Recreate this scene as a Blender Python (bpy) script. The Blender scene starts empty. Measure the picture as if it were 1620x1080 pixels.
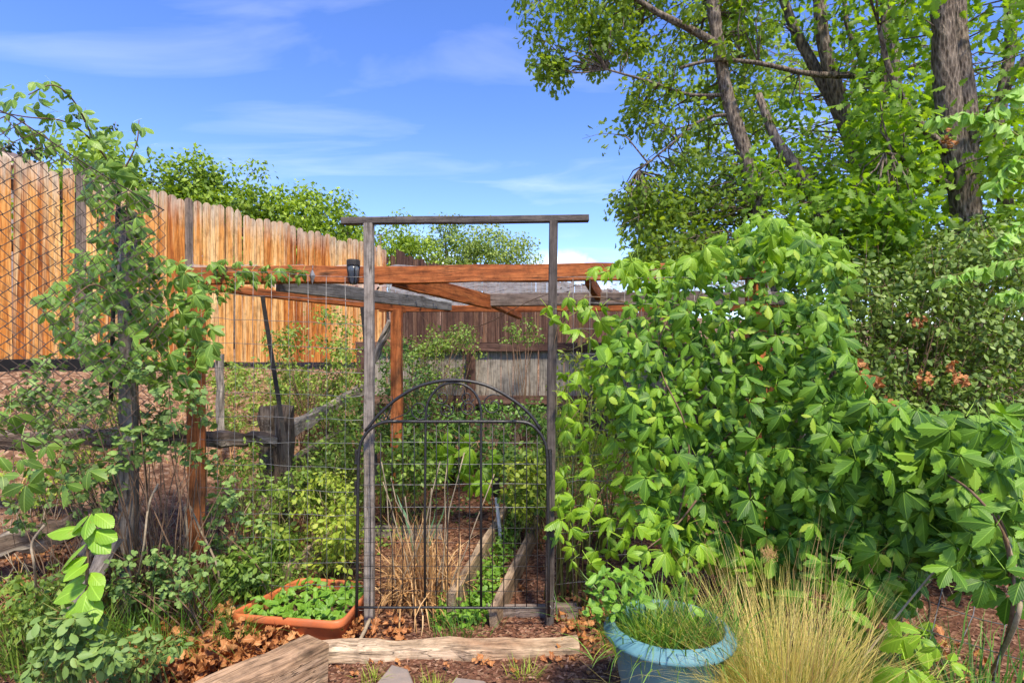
import bpy, math, random
import numpy as np
from mathutils import Vector, Matrix

random.seed(7)
rng = np.random.default_rng(7)
scene = bpy.context.scene
COL = scene.collection
R = math.radians

# ------------------------------------------------------------------ camera, sky, sun, exposure
FPX, CX, HY, EYE = 900.0, 810.0, 575.0, 1.40        # focal length and horizon in photo pixels, eye height in metres
cam = bpy.data.cameras.new('camera'); cam_o = bpy.data.objects.new('camera', cam); COL.objects.link(cam_o)
cam.sensor_width = 36.0; cam.lens = 36.0 * FPX / 1620.0; cam.shift_y = (HY - 540.0) / 1620.0
cam.clip_start = 0.05; cam.clip_end = 600
cam_o.location = (0, 0, EYE); cam_o.rotation_euler = (R(90), 0, 0)
scene.camera = cam_o

SUN = Vector((0.19, -0.55, 0.81)).normalized()
SUN_EL = math.asin(SUN.z); SUN_ROT = math.atan2(SUN.x, SUN.y)
world = bpy.data.worlds.new('World'); scene.world = world; world.use_nodes = True
wt = world.node_tree; wt.nodes.clear()


def N(t, typ, ins=None, **props):
    n = t.nodes.new('ShaderNode' + typ)
    for k, v in props.items():
        setattr(n, k, v)
    for k, v in (ins or {}).items():
        s = n.inputs[k]
        if isinstance(v, bpy.types.NodeSocket):
            t.links.new(v, s)
        else:
            s.default_value = v
    return n


def math_(t, op, a, b=0.0, c=None, clamp=False):
    n = N(t, 'Math', {0: a, 1: b}, operation=op, use_clamp=clamp)
    if c is not None:
        if isinstance(c, bpy.types.NodeSocket): t.links.new(c, n.inputs[2])
        else: n.inputs[2].default_value = c
    return n.outputs[0]


def rgb(c): return (c[0], c[1], c[2], 1.0)


def mix(t, f, a, b, mode='MIX'):
    n = N(t, 'Mix', data_type='RGBA', blend_type=mode)
    for s, v in ((n.inputs[0], f), (n.inputs[6], a), (n.inputs[7], b)):
        if isinstance(v, bpy.types.NodeSocket): t.links.new(v, s)
        elif isinstance(v, (int, float)): s.default_value = v
        else: s.default_value = rgb(v)
    return n.outputs[2]


def ramp(t, f, stops):
    n = N(t, 'ValToRGB', {0: f}); e = n.color_ramp.elements
    while len(e) < len(stops): e.new(0.5)
    for el, (p, c) in zip(e, stops):
        el.position = p; el.color = rgb(c) if not isinstance(c, (int, float)) else (c, c, c, 1)
    return n.outputs[0]


sky = N(wt, 'TexSky', sky_type='NISHITA', sun_disc=False, sun_elevation=SUN_EL, sun_rotation=SUN_ROT,
        altitude=1900.0, air_density=1.0, dust_density=0.6, ozone_density=2.5)
skyc = N(wt, 'HueSaturation', {'Hue': 0.518, 'Saturation': 1.26, 'Value': 0.92, 'Color': sky.outputs[0]}).outputs[0]
geo = N(wt, 'TexCoord').outputs['Generated']
sep = N(wt, 'SeparateXYZ', {0: geo})
zz = math_(wt, 'MAXIMUM', sep.outputs[2], 0.0)
den = math_(wt, 'ADD', zz, 0.12)
pl = N(wt, 'CombineXYZ', {0: math_(wt, 'DIVIDE', sep.outputs[0], den), 1: math_(wt, 'DIVIDE', sep.outputs[1], den)}).outputs[0]
mp = N(wt, 'Mapping', {'Vector': pl, 'Location': (1.5, 0.35, 0), 'Rotation': (0, 0, R(20)), 'Scale': (0.95, 2.6, 1)}).outputs[0]
n1 = N(wt, 'TexNoise', {'Vector': mp, 'Scale': 1.15, 'Detail': 7.0, 'Roughness': 0.52, 'Distortion': 0.55}).outputs[0]
wisp = ramp(wt, n1, [(0.50, 0.0), (0.66, 0.08), (0.82, 0.24)])
n2 = N(wt, 'TexNoise', {'Vector': geo, 'Scale': 9.0, 'Detail': 6.0, 'Roughness': 0.55}).outputs[0]
lowband = ramp(wt, zz, [(0.02, 0.0), (0.10, 1.0), (0.17, 0.8), (0.20, 0.0)])
puff = math_(wt, 'MULTIPLY', ramp(wt, n2, [(0.58, 0.0), (0.68, 0.9)]), lowband)
cl = math_(wt, 'MAXIMUM', wisp, puff)
veil = ramp(wt, zz, [(0.0, 0.14), (0.16, 0.02), (0.4, 0.0)])
cl = math_(wt, 'MAXIMUM', cl, veil)
skyw = mix(wt, cl, skyc, (5.4, 5.7, 6.2))
bg = N(wt, 'Background', {'Color': skyw, 'Strength': 0.15})
wo = N(wt, 'OutputWorld', {'Surface': bg.outputs[0]})

sl = bpy.data.lights.new('sun', 'SUN'); sl.energy = 2.3; sl.angle = R(7.0); sl.color = (1.0, 0.955, 0.88)
so = bpy.data.objects.new('sun', sl); COL.objects.link(so)
so.rotation_euler = (-SUN).to_track_quat('-Z', 'Y').to_euler(); so.location = (6, -4, 9)

scene.view_settings.view_transform = 'Standard'; scene.view_settings.look = 'None'
scene.view_settings.exposure = 1.58; scene.view_settings.gamma = 1.0
scene.view_settings.use_curve_mapping = False
scene.view_settings.use_white_balance = True; scene.view_settings.white_balance_temperature = 7600; scene.view_settings.white_balance_tint = 8
scene.cycles.max_bounces = 6; scene.cycles.transparent_max_bounces = 8
scene.cycles.use_denoising = True

# ------------------------------------------------------------------ object helpers
WM = {}


def P(x, y, Y):
    "a photo pixel at depth Y as a world point"
    return Vector(((x - CX) / FPX * Y, Y, EYE - (y - HY) / FPX * Y))


def PG(x, y):
    "a photo pixel dropped onto the terrain"
    lo = 1.5
    for k in range(400):
        Y = lo + k * 0.03
        p = P(x, y, Y)
        if p.z <= terr(p.x, p.y): return p
    return p


def link(o, parent=None, M=None, label=None, cat=None, group=None, kind=None):
    COL.objects.link(o)
    M = M or Matrix.Identity(4)
    WM[o.name] = M
    if parent is not None:
        o.parent = parent; o.matrix_parent_inverse = WM[parent.name].inverted()
    o.matrix_basis = M
    if label: o['label'] = label
    if cat: o['category'] = cat
    if group: o['group'] = group
    if kind: o['kind'] = kind
    return o


def thing(name, label, cat, loc, group=None):
    o = bpy.data.objects.new(name, None); o.empty_display_size = 0.1
    return link(o, None, Matrix.Translation(Vector(loc)), label, cat, group)


def mesh(name, v, faces, mat, uv=None, smooth=False):
    me = bpy.data.meshes.new(name)
    me.from_pydata([tuple(p) for p in v], [], [tuple(f) for f in faces])
    if uv is not None:
        l = me.uv_layers.new(name='UVMap')
        idx = np.empty(len(me.loops), dtype=np.int32); me.loops.foreach_get('vertex_index', idx)
        l.data.foreach_set('uv', np.asarray(uv, dtype=np.float32)[idx].ravel())
    if smooth: me.polygons.foreach_set('use_smooth', [True] * len(me.polygons))
    me.materials.append(mat); me.update()
    return me


def obj(name, me, parent=None, M=None, **kw):
    return link(bpy.data.objects.new(name, me), parent, M, **kw)


def np_mesh(name, v, loops, starts, mat, uv=None, smooth=False):
    me = bpy.data.meshes.new(name)
    me.vertices.add(len(v)); me.vertices.foreach_set('co', np.asarray(v, dtype=np.float32).ravel())
    me.loops.add(len(loops)); me.loops.foreach_set('vertex_index', np.asarray(loops, dtype=np.int32))
    me.polygons.add(len(starts)); me.polygons.foreach_set('loop_start', np.asarray(starts, dtype=np.int32))
    if uv is not None:
        l = me.uv_layers.new(name='UVMap'); l.data.foreach_set('uv', np.asarray(uv, dtype=np.float32)[loops].ravel())
    if smooth: me.polygons.foreach_set('use_smooth', np.ones(len(starts), dtype=bool))
    me.materials.append(mat); me.update(calc_edges=True)
    return me


def frame(d, up=(0, 0, 1)):
    x = Vector(d).normalized(); up = Vector(up)
    if abs(x.dot(up)) > 0.98: up = Vector((0, -1, 0)) if abs(x.y) < 0.9 else Vector((1, 0, 0))
    y = up.cross(x).normalized(); z = x.cross(y)
    return Matrix((x, y, z)).transposed()


def beam_mesh(L, w, h, mat, seg=4, ch=0.004, rough=0.0015, seed=0, taper=1.0):
    r = random.Random(seed * 7919 + 13); a, b = w / 2, h / 2
    ring = [(-a + ch, -b), (a - ch, -b), (a, -b + ch), (a, b - ch), (a - ch, b), (-a + ch, b), (-a, b - ch), (-a, -b + ch)]
    v, f = [], []
    for i in range(seg + 1):
        t = i / seg; k = 1 + (taper - 1) * t
        dy, dz = r.gauss(0, rough), r.gauss(0, rough)
        for (y, z) in ring:
            v.append((L * t + r.gauss(0, rough * 0.5), y * k + dy + r.gauss(0, rough), z * k + dz + r.gauss(0, rough)))
    for i in range(seg):
        for j in range(8):
            k = (j + 1) % 8
            f.append((i * 8 + j, i * 8 + k, i * 8 + 8 + k, i * 8 + 8 + j))
    f.append(tuple(range(7, -1, -1))); f.append(tuple(seg * 8 + j for j in range(8)))
    return mesh('beam', v, f, mat)


_bs = [0]


def beam(name, p0, p1, w, h, mat, parent=None, up=(0, 0, 1), roll=0.0, **kw):
    p0, p1 = Vector(p0), Vector(p1); _bs[0] += 1
    geo_kw = {k: kw.pop(k) for k in ('seg', 'ch', 'rough', 'taper') if k in kw}
    M = frame(p1 - p0, up).to_4x4() @ Matrix.Rotation(roll, 4, 'X'); M.translation = p0
    return obj(name, beam_mesh((p1 - p0).length, w, h, mat, seed=_bs[0], **geo_kw), parent, M, **kw)


def tube_arr(pts, rad, sides=6):
    pts = np.asarray([tuple(p) for p in pts], float); n = len(pts)
    rad = np.full(n, rad) if np.isscalar(rad) else np.asarray(rad, float)
    tan = np.gradient(pts, axis=0); tan /= np.linalg.norm(tan, axis=1)[:, None] + 1e-12
    ref = np.array([0, 0, 1.0]) if abs(tan[0, 2]) < 0.9 else np.array([1.0, 0, 0])
    u = np.cross(tan[0], ref); u /= np.linalg.norm(u)
    v, f = [], []
    for i in range(n):
        u = u - tan[i] * u.dot(tan[i]); u /= np.linalg.norm(u) + 1e-12
        w = np.cross(tan[i], u)
        for k in range(sides):
            a = 2 * math.pi * k / sides
            v.append(pts[i] + rad[i] * (math.cos(a) * u + math.sin(a) * w))
    for i in range(n - 1):
        for k in range(sides):
            m = (k + 1) % sides
            f.append((i * sides + k, i * sides + m, (i + 1) * sides + m, (i + 1) * sides + k))
    f.append(tuple(range(sides - 1, -1, -1))); f.append(tuple((n - 1) * sides + k for k in range(sides)))
    return v, f


def tube(name, pts, rad, mat, parent=None, sides=6, **kw):
    v, f = tube_arr(pts, rad, sides)
    return obj(name, mesh(name, v, f, mat, smooth=True), parent, **kw)


class Multi:
    "collects several tubes or shells that form one part"
    def __init__(s): s.v, s.f = [], []
    def add(s, v, f):
        o = len(s.v); s.v += list(v); s.f += [tuple(i + o for i in q) for q in f]; return s
    def tube(s, pts, rad, sides=5): return s.add(*tube_arr(pts, rad, sides))
    def build(s, name, mat, parent=None, smooth=True, **kw): return obj(name, mesh(name, s.v, s.f, mat, smooth=smooth), parent, **kw)


def spline(pts, n=16):
    "Catmull-Rom through the given points"
    p = [Vector(q) for q in pts]; p = [p[0] * 2 - p[1]] + p + [p[-1] * 2 - p[-2]]
    out = []; m = len(p) - 3
    for k in range(n + 1):
        t = k / n * m; i = min(int(t), m - 1); t -= i
        a, b, c, d = p[i:i + 4]
        out.append(0.5 * ((2 * b) + (c - a) * t + (2 * a - 5 * b + 4 * c - d) * t * t + (3 * b - a - 3 * c + d) * t ** 3))
    return out


def wobble(p0, p1, n=8, amp=0.02, sag=0.0, seed=None):
    r = random.Random(seed); p0, p1 = Vector(p0), Vector(p1); out = []
    for i in range(n + 1):
        t = i / n; p = p0.lerp(p1, t); e = math.sin(math.pi * t)
        out.append(p + Vector((r.gauss(0, amp), r.gauss(0, amp), r.gauss(0, amp))) * (1 if 0 < i < n else 0) - Vector((0, 0, sag * e)))
    return out


# ------------------------------------------------------------------ materials
def new_mat(name):
    m = bpy.data.materials.new(name); m.use_nodes = True; t = m.node_tree; t.nodes.clear(); return m, t


def finish(t, bsdf): N(t, 'OutputMaterial', {'Surface': bsdf})


def wood_mat(name, cols, weather=None, wamt=0.0, top=None, topstart=0.86, rough=0.75, grain=28.0, streak=None, bump=0.35, knots=True, vary=0.5, dark=(0.03, 0.018, 0.01), stain=None):
    m, t = new_mat(name)
    tc = N(t, 'TexCoord'); oi = N(t, 'ObjectInfo').outputs['Random']
    off = N(t, 'CombineXYZ', {0: math_(t, 'MULTIPLY', oi, 37.0), 1: math_(t, 'MULTIPLY', oi, 91.0), 2: math_(t, 'MULTIPLY', oi, 53.0)}).outputs[0]
    vec = N(t, 'VectorMath', {0: tc.outputs['Object'], 1: off}, operation='ADD').outputs[0]
    mp = N(t, 'Mapping', {'Vector': vec, 'Scale': (2.0, grain, grain)}).outputs[0]
    g = N(t, 'TexNoise', {'Vector': mp, 'Scale': 1.6, 'Detail': 6.0, 'Roughness': 0.62, 'Distortion': 0.6}).outputs[0]
    mp2 = N(t, 'Mapping', {'Vector': vec, 'Scale': (0.9, 7.0, 7.0)}).outputs[0]
    b = N(t, 'TexNoise', {'Vector': mp2, 'Scale': 1.3, 'Detail': 3.0, 'Roughness': 0.5, 'Distortion': 0.9}).outputs[0]
    f = math_(t, 'ADD', math_(t, 'MULTIPLY', g, 0.55), math_(t, 'MULTIPLY', b, 0.45))
    f = math_(t, 'ADD', f, math_(t, 'MULTIPLY', math_(t, 'SUBTRACT', oi, 0.5), vary * 0.45))
    n = len(cols)
    col = ramp(t, f, [(0.30 + 0.42 * i / max(1, n - 1), c) for i, c in enumerate(cols)])
    if knots:
        mk = N(t, 'Mapping', {'Vector': vec, 'Scale': (2.2, 9.0, 9.0)}).outputs[0]
        k = N(t, 'TexVoronoi', {'Vector': mk, 'Scale': 1.0, 'Randomness': 1.0}).outputs['Distance']
        kf = ramp(t, k, [(0.05, 0.75), (0.13, 0.0)])
        col = mix(t, kf, col, dark)
    if streak:
        ms = N(t, 'Mapping', {'Vector': vec, 'Scale': (0.7, 11.0, 11.0)}).outputs[0]
        s = N(t, 'TexNoise', {'Vector': ms, 'Scale': 1.4, 'Detail': 4.0, 'Roughness': 0.6}).outputs[0]
        col = mix(t, ramp(t, s, [(0.52, 0.0), (0.64, 0.85)]), col, streak)
    if weather:
        w = N(t, 'TexNoise', {'Vector': vec, 'Scale': 2.2, 'Detail': 5.0, 'Roughness': 0.6}).outputs[0]
        col = mix(t, ramp(t, w, [(0.62 - wamt * 0.4, 0.0), (0.78 - wamt * 0.3, 0.9)]), col, weather)
    gx = N(t, 'SeparateXYZ', {0: tc.outputs['Generated']}).outputs[0]
    if top:
        tf = math_(t, 'ADD', gx, math_(t, 'MULTIPLY', math_(t, 'SUBTRACT', g, 0.5), 0.45))
        col = mix(t, ramp(t, tf, [(topstart - 0.10, 0.0), (topstart + 0.10, 0.8)]), col, top)
    if stain:
        tf = math_(t, 'ADD', gx, math_(t, 'MULTIPLY', math_(t, 'SUBTRACT', g, 0.5), 0.9))
        col = mix(t, ramp(t, tf, [(0.36, 0.0), (0.62, 1.0)]), col, stain)
    mf = N(t, 'Mapping', {'Vector': vec, 'Scale': (7.0, 150.0, 150.0)}).outputs[0]
    fg_ = N(t, 'TexNoise', {'Vector': mf, 'Scale': 1.0, 'Detail': 3.0, 'Roughness': 0.7}).outputs[0]
    col = mix(t, 1.0, col, ramp(t, fg_, [(0.32, 0.55), (0.55, 1.08)]), 'MULTIPLY')
    fine = ramp(t, g, [(0.30, 0.62), (0.5, 1.0)])
    col = mix(t, 1.0, col, fine, 'MULTIPLY')
    dn = N(t, 'TexNoise', {'Vector': vec, 'Scale': 16.0, 'Detail': 8.0, 'Roughness': 0.7}).outputs[0]
    col = mix(t, 1.0, col, ramp(t, dn, [(0.36, 0.62), (0.52, 1.0), (0.7, 1.12)]), 'MULTIPLY')
    mc = N(t, 'Mapping', {'Vector': vec, 'Scale': (1.6, 30.0, 30.0)}).outputs[0]
    cr = N(t, 'TexNoise', {'Vector': mc, 'Scale': 1.0, 'Detail': 2.0, 'Distortion': 0.3}).outputs[0]
    crk = math_(t, 'MULTIPLY', ramp(t, math_(t, 'ABSOLUTE', math_(t, 'SUBTRACT', cr, 0.5)), [(0.0, 1.0), (0.018, 0.0)]), ramp(t, b, [(0.42, 0.0), (0.55, 0.8)]))
    col = mix(t, crk, col, dark)
    so_ = N(t, 'SeparateXYZ', {0: tc.outputs['Object']}); nx_ = N(t, 'SeparateXYZ', {0: tc.outputs['Normal']}).outputs[0]
    rr = math_(t, 'SQRT', math_(t, 'ADD', math_(t, 'POWER', math_(t, 'ADD', so_.outputs[1], 0.03), 2.0), math_(t, 'POWER', math_(t, 'ADD', so_.outputs[2], 0.05), 2.0)))
    rg = math_(t, 'SINE', math_(t, 'ADD', math_(t, 'MULTIPLY', rr, 620.0), math_(t, 'MULTIPLY', g, 9.0)))
    endc = mix(t, math_(t, 'MULTIPLY_ADD', rg, 0.3, 0.45), col, tuple(x * 0.55 for x in cols[len(cols) // 2]))
    col = mix(t, math_(t, 'GREATER_THAN', math_(t, 'ABSOLUTE', nx_), 0.8), col, endc)
    hgt = math_(t, 'SUBTRACT', g, math_(t, 'MULTIPLY', crk, 0.7))
    bp = N(t, 'Bump', {'Height': hgt, 'Strength': bump, 'Distance': 0.01}).outputs[0]
    p = N(t, 'BsdfPrincipled', {'Base Color': col, 'Roughness': rough, 'Normal': bp, 'Specular IOR Level': 0.25})
    finish(t, p.outputs[0]); return m


def leaf_mat(name, cols, trans=0.3, rough=0.42, vein=True, tcol=None, spec=0.4, spot=0.0):
    m, t = new_mat(name)
    isl = N(t, 'NewGeometry').outputs['Random Per Island']; oi = N(t, 'ObjectInfo').outputs['Random']
    r = math_(t, 'FRACT', math_(t, 'ADD', math_(t, 'MULTIPLY', isl, 0.55), math_(t, 'MULTIPLY', oi, 3.37)))
    r = math_(t, 'ADD', math_(t, 'MULTIPLY', r, 0.5), math_(t, 'MULTIPLY', isl, 0.5))
    n = len(cols)
    col = ramp(t, r, [((i + 0.1) / max(1, n - 0.8), c) for i, c in enumerate(cols)])
    nrm = None
    tc = N(t, 'TexCoord')
    if vein:
        s = N(t, 'SeparateXYZ', {0: tc.outputs['UV']})
        au = math_(t, 'ABSOLUTE', math_(t, 'SUBTRACT', s.outputs[0], 0.5))
        mid = ramp(t, au, [(0.012, 1.0), (0.045, 0.0)])
        ph = math_(t, 'SUBTRACT', s.outputs[1], math_(t, 'MULTIPLY', au, 0.55))
        wv = math_(t, 'SINE', math_(t, 'MULTIPLY', ph, 48.0))
        lat = ramp(t, wv, [(0.80, 0.0), (1.0, 1.0)])
        vv = math_(t, 'MAXIMUM', math_(t, 'MULTIPLY', mid, 0.6), math_(t, 'MULTIPLY', lat, 0.12))
        pale = tuple(min(1, c * 1.35 + 0.03) for c in cols[min(len(cols) - 1, 3)])
        col = mix(t, vv, col, pale)
        nrm = N(t, 'Bump', {'Height': wv, 'Strength': 0.14, 'Distance': 0.004}).outputs[0]
    if spot:
        nz = N(t, 'TexNoise', {'Vector': tc.outputs['Object'], 'Scale': 9.0, 'Detail': 2.0}).outputs[0]
        col = mix(t, ramp(t, nz, [(0.62, 0.0), (0.72, spot)]), col, (0.30, 0.17, 0.03))
    ins = {'Base Color': col, 'Roughness': rough, 'Specular IOR Level': spec}
    if nrm is not None: ins['Normal'] = nrm
    p = N(t, 'BsdfPrincipled', ins)
    tcol_s = mix(t, 1.0, col, tcol or (1.5, 1.55, 0.6), 'MULTIPLY')
    tr = N(t, 'BsdfTranslucent', {'Color': tcol_s})
    ms = N(t, 'MixShader', {0: trans, 1: p.outputs[0], 2: tr.outputs[0]})
    finish(t, ms.outputs[0]); return m


def plain_mat(name, c, rough=0.6, metal=0.0, c2=None, sc=20.0, bump=0.15, spec=0.4, dirt=None):
    m, t = new_mat(name); tc = N(t, 'TexCoord').outputs['Object']
    n = N(t, 'TexNoise', {'Vector': tc, 'Scale': sc, 'Detail': 5.0, 'Roughness': 0.6}).outputs[0]
    col = ramp(t, n, [(0.35, c), (0.68, c2 or tuple(x * 0.75 for x in c))])
    if dirt:
        d1 = N(t, 'TexNoise', {'Vector': tc, 'Scale': 7.0, 'Detail': 9.0, 'Roughness': 0.72}).outputs[0]
        d2 = N(t, 'TexNoise', {'Vector': tc, 'Scale': 60.0, 'Detail': 4.0, 'Roughness': 0.7}).outputs[0]
        col = mix(t, ramp(t, d1, [(0.50, 0.0), (0.70, 0.4)]), col, dirt)
        col = mix(t, ramp(t, d2, [(0.62, 0.0), (0.70, 0.6)]), col, tuple(x * 0.6 for x in dirt))
    bp = N(t, 'Bump', {'Height': n, 'Strength': bump, 'Distance': 0.01}).outputs[0]
    p = N(t, 'BsdfPrincipled', {'Base Color': col, 'Roughness': rough, 'Metallic': metal, 'Normal': bp, 'Specular IOR Level': spec})
    finish(t, p.outputs[0]); return m


def ground_mat():
    m, t = new_mat('ground'); tc = N(t, 'TexCoord').outputs['Object']
    a = N(t, 'TexNoise', {'Vector': tc, 'Scale': 1.4, 'Detail': 6.0, 'Roughness': 0.6}).outputs[0]
    v = N(t, 'TexVoronoi', {'Vector': tc, 'Scale': 55.0, 'Randomness': 1.0})
    c1 = ramp(t, N(t, 'SeparateXYZ', {0: v.outputs['Color']}).outputs[0], [(0.0, (0.045, 0.02, 0.012)), (0.35, (0.11, 0.045, 0.025)), (0.7, (0.19, 0.085, 0.05)), (1.0, (0.32, 0.19, 0.12))])
    c2 = mix(t, ramp(t, a, [(0.42, 0.0), (0.66, 0.7)]), c1, (0.10, 0.045, 0.028))
    sp = N(t, 'SeparateXYZ', {0: tc})
    # drier, redder, stony soil up the slope on the left
    sl_ = ramp(t, math_(t, 'ADD', math_(t, 'MULTIPLY', sp.outputs[2], 0.9), math_(t, 'MULTIPLY', a, 0.3)), [(0.35, 0.0), (0.75, 1.0)])
    v2 = N(t, 'TexVoronoi', {'Vector': tc, 'Scale': 34.0})
    c3 = ramp(t, N(t, 'SeparateXYZ', {0: v2.outputs['Color']}).outputs[1], [(0.0, (0.11, 0.055, 0.033)), (0.5, (0.22, 0.115, 0.07)), (1.0, (0.37, 0.24, 0.16))])
    col = mix(t, sl_, c2, c3)
    bp = N(t, 'Bump', {'Height': v.outputs['Distance'], 'Strength': 0.7, 'Distance': 0.015}).outputs[0]
    p = N(t, 'BsdfPrincipled', {'Base Color': col, 'Roughness': 0.95, 'Normal': bp, 'Specular IOR Level': 0.15})
    finish(t, p.outputs[0]); return m


M = {}
M['ground'] = ground_mat()
M['orange'] = wood_mat('orange_cedar', [(0.32, 0.08, 0.014), (0.56, 0.19, 0.036), (0.72, 0.34, 0.10), (0.82, 0.52, 0.24)], top=(0.50, 0.42, 0.33), topstart=0.93, streak=(0.68, 0.44, 0.22), grain=22, vary=0.85, dark=(0.22, 0.06, 0.015))
M['orange_grey'] = wood_mat('grey_picket', [(0.10, 0.08, 0.07), (0.20, 0.15, 0.12), (0.32, 0.22, 0.15)], vary=0.4)
M['brown'] = wood_mat('brown_fence', [(0.045, 0.020, 0.014), (0.095, 0.045, 0.03), (0.18, 0.09, 0.05)], streak=(0.17, 0.10, 0.07), vary=0.7)
M['greyfence'] = wood_mat('grey_fence', [(0.06, 0.036, 0.026), (0.12, 0.08, 0.06), (0.22, 0.17, 0.14)], stain=(0.30, 0.265, 0.23), vary=0.3, knots=False)
M['brownrail'] = wood_mat('brown_rail', [(0.06, 0.028, 0.022), (0.12, 0.06, 0.045), (0.20, 0.12, 0.09)], vary=0.3)
M['stained'] = wood_mat('stained_beam', [(0.16, 0.042, 0.013), (0.34, 0.095, 0.028), (0.50, 0.18, 0.06)], grain=24, vary=0.25, weather=(0.10, 0.05, 0.03), wamt=0.12)
M['stainpost'] = wood_mat('stained_post', [(0.24, 0.06, 0.016), (0.42, 0.12, 0.035), (0.55, 0.21, 0.075)], grain=24, vary=0.2)
M['greyboard'] = wood_mat('grey_board', [(0.09, 0.09, 0.088), (0.16, 0.155, 0.15), (0.24, 0.23, 0.22)], vary=0.2)
M['greybrown'] = wood_mat('greybrown_board', [(0.13, 0.09, 0.075), (0.24, 0.18, 0.15), (0.33, 0.27, 0.23)], vary=0.2)
M['weathered'] = wood_mat('weathered_stick', [(0.12, 0.098, 0.082), (0.22, 0.185, 0.16), (0.33, 0.29, 0.25)], vary=0.3)
M['dark_bar'] = wood_mat('dark_bar', [(0.045, 0.036, 0.032), (0.095, 0.077, 0.068), (0.155, 0.13, 0.115)], vary=0.2)
M['rail'] = wood_mat('split_rail', [(0.045, 0.030, 0.022), (0.13, 0.09, 0.065), (0.30, 0.24, 0.18)], streak=(0.33, 0.28, 0.22), vary=0.3, bump=0.8, grain=16)
M['palerail'] = wood_mat('pale_rail', [(0.13, 0.11, 0.09), (0.30, 0.26, 0.22), (0.46, 0.41, 0.35)], vary=0.3, bump=0.6, grain=18)
M['sill'] = wood_mat('sill_timber', [(0.30, 0.20, 0.12), (0.54, 0.39, 0.26), (0.66, 0.52, 0.38)], weather=(0.34, 0.19, 0.11), wamt=0.2, vary=0.1, bump=0.5)
M['timber'] = wood_mat('big_timber', [(0.22, 0.125, 0.07), (0.40, 0.25, 0.15), (0.54, 0.38, 0.26)], weather=(0.14, 0.115, 0.06), wamt=0.15, vary=0.1, bump=0.7)
M['plank'] = wood_mat('bed_plank', [(0.16, 0.10, 0.065), (0.34, 0.24, 0.16), (0.48, 0.37, 0.26)], vary=0.3, bump=0.5)
M['iron'] = plain_mat('black_iron', (0.012, 0.012, 0.014), 0.42, 0.0, (0.022, 0.02, 0.02), 60, 0.2, 0.5)
M['wire'] = plain_mat('galvanised_wire', (0.30, 0.30, 0.29), 0.5, 0.6, (0.17, 0.16, 0.155), 60, 0.1)
M['rustwire'] = plain_mat('rusty_chain_wire', (0.07, 0.055, 0.048), 0.6, 0.3, (0.14, 0.09, 0.065), 50, 0.1)
M['darkmetal'] = plain_mat('dark_steel_post', (0.022, 0.022, 0.022), 0.6, 0.2, (0.05, 0.04, 0.035), 40, 0.2)
M['terracotta'] = plain_mat('orange_plastic', (0.60, 0.16, 0.055), 0.5, 0.0, (0.44, 0.12, 0.05), 9, 0.08, 0.3, dirt=(0.36, 0.19, 0.11))
M['bluepot'] = plain_mat('blue_plastic', (0.065, 0.20, 0.235), 0.55, 0.0, (0.125, 0.27, 0.30), 9, 0.06, 0.3, dirt=(0.20, 0.23, 0.21))
M['soil'] = plain_mat('potting_soil', (0.05, 0.03, 0.02), 0.95, 0, (0.13, 0.075, 0.045), 45, 0.8, 0.1)
M['stone'] = plain_mat('flagstone', (0.30, 0.23, 0.19), 0.85, 0, (0.21, 0.18, 0.16), 12, 0.5, 0.2)
M['palestone'] = plain_mat('pale_stone', (0.42, 0.38, 0.33), 0.85, 0, (0.32, 0.28, 0.24), 14, 0.5, 0.2)
M['blackplastic'] = plain_mat('black_edging', (0.008, 0.008, 0.009), 0.7, 0, (0.014, 0.013, 0.013), 20, 0.1, 0.2)
M['whitetube'] = plain_mat('white_tube', (0.62, 0.62, 0.60), 0.5, 0, (0.5, 0.5, 0.48), 20, 0.05)
M['lampglass'] = plain_mat('smoky_plastic', (0.10, 0.115, 0.12), 0.25, 0, (0.16, 0.17, 0.175), 30, 0.05, 0.6)
M['stucco'] = plain_mat('beige_stucco', (0.55, 0.43, 0.33), 0.9, 0, (0.50, 0.39, 0.30), 30, 0.3, 0.2)
M['shingle'] = plain_mat('brown_shingle', (0.20, 0.14, 0.11), 0.9, 0, (0.13, 0.09, 0.075), 25, 0.4, 0.2)
M['bark'] = wood_mat('oak_bark', [(0.030, 0.022, 0.018), (0.085, 0.065, 0.052), (0.17, 0.14, 0.115)], grain=1.2, bump=1.0, knots=False, vary=0.1, rough=0.95)
M['vine'] = plain_mat('vine_stem', (0.13, 0.075, 0.045), 0.8, 0, (0.20, 0.13, 0.085), 40, 0.4, 0.2)
M['greenstem'] = plain_mat('green_stem', (0.16, 0.22, 0.05), 0.7, 0, (0.24, 0.18, 0.07), 30, 0.2, 0.2)
M['drystem'] = plain_mat('dry_stem', (0.36, 0.29, 0.20), 0.85, 0, (0.24, 0.18, 0.12), 40, 0.3, 0.2)

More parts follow.
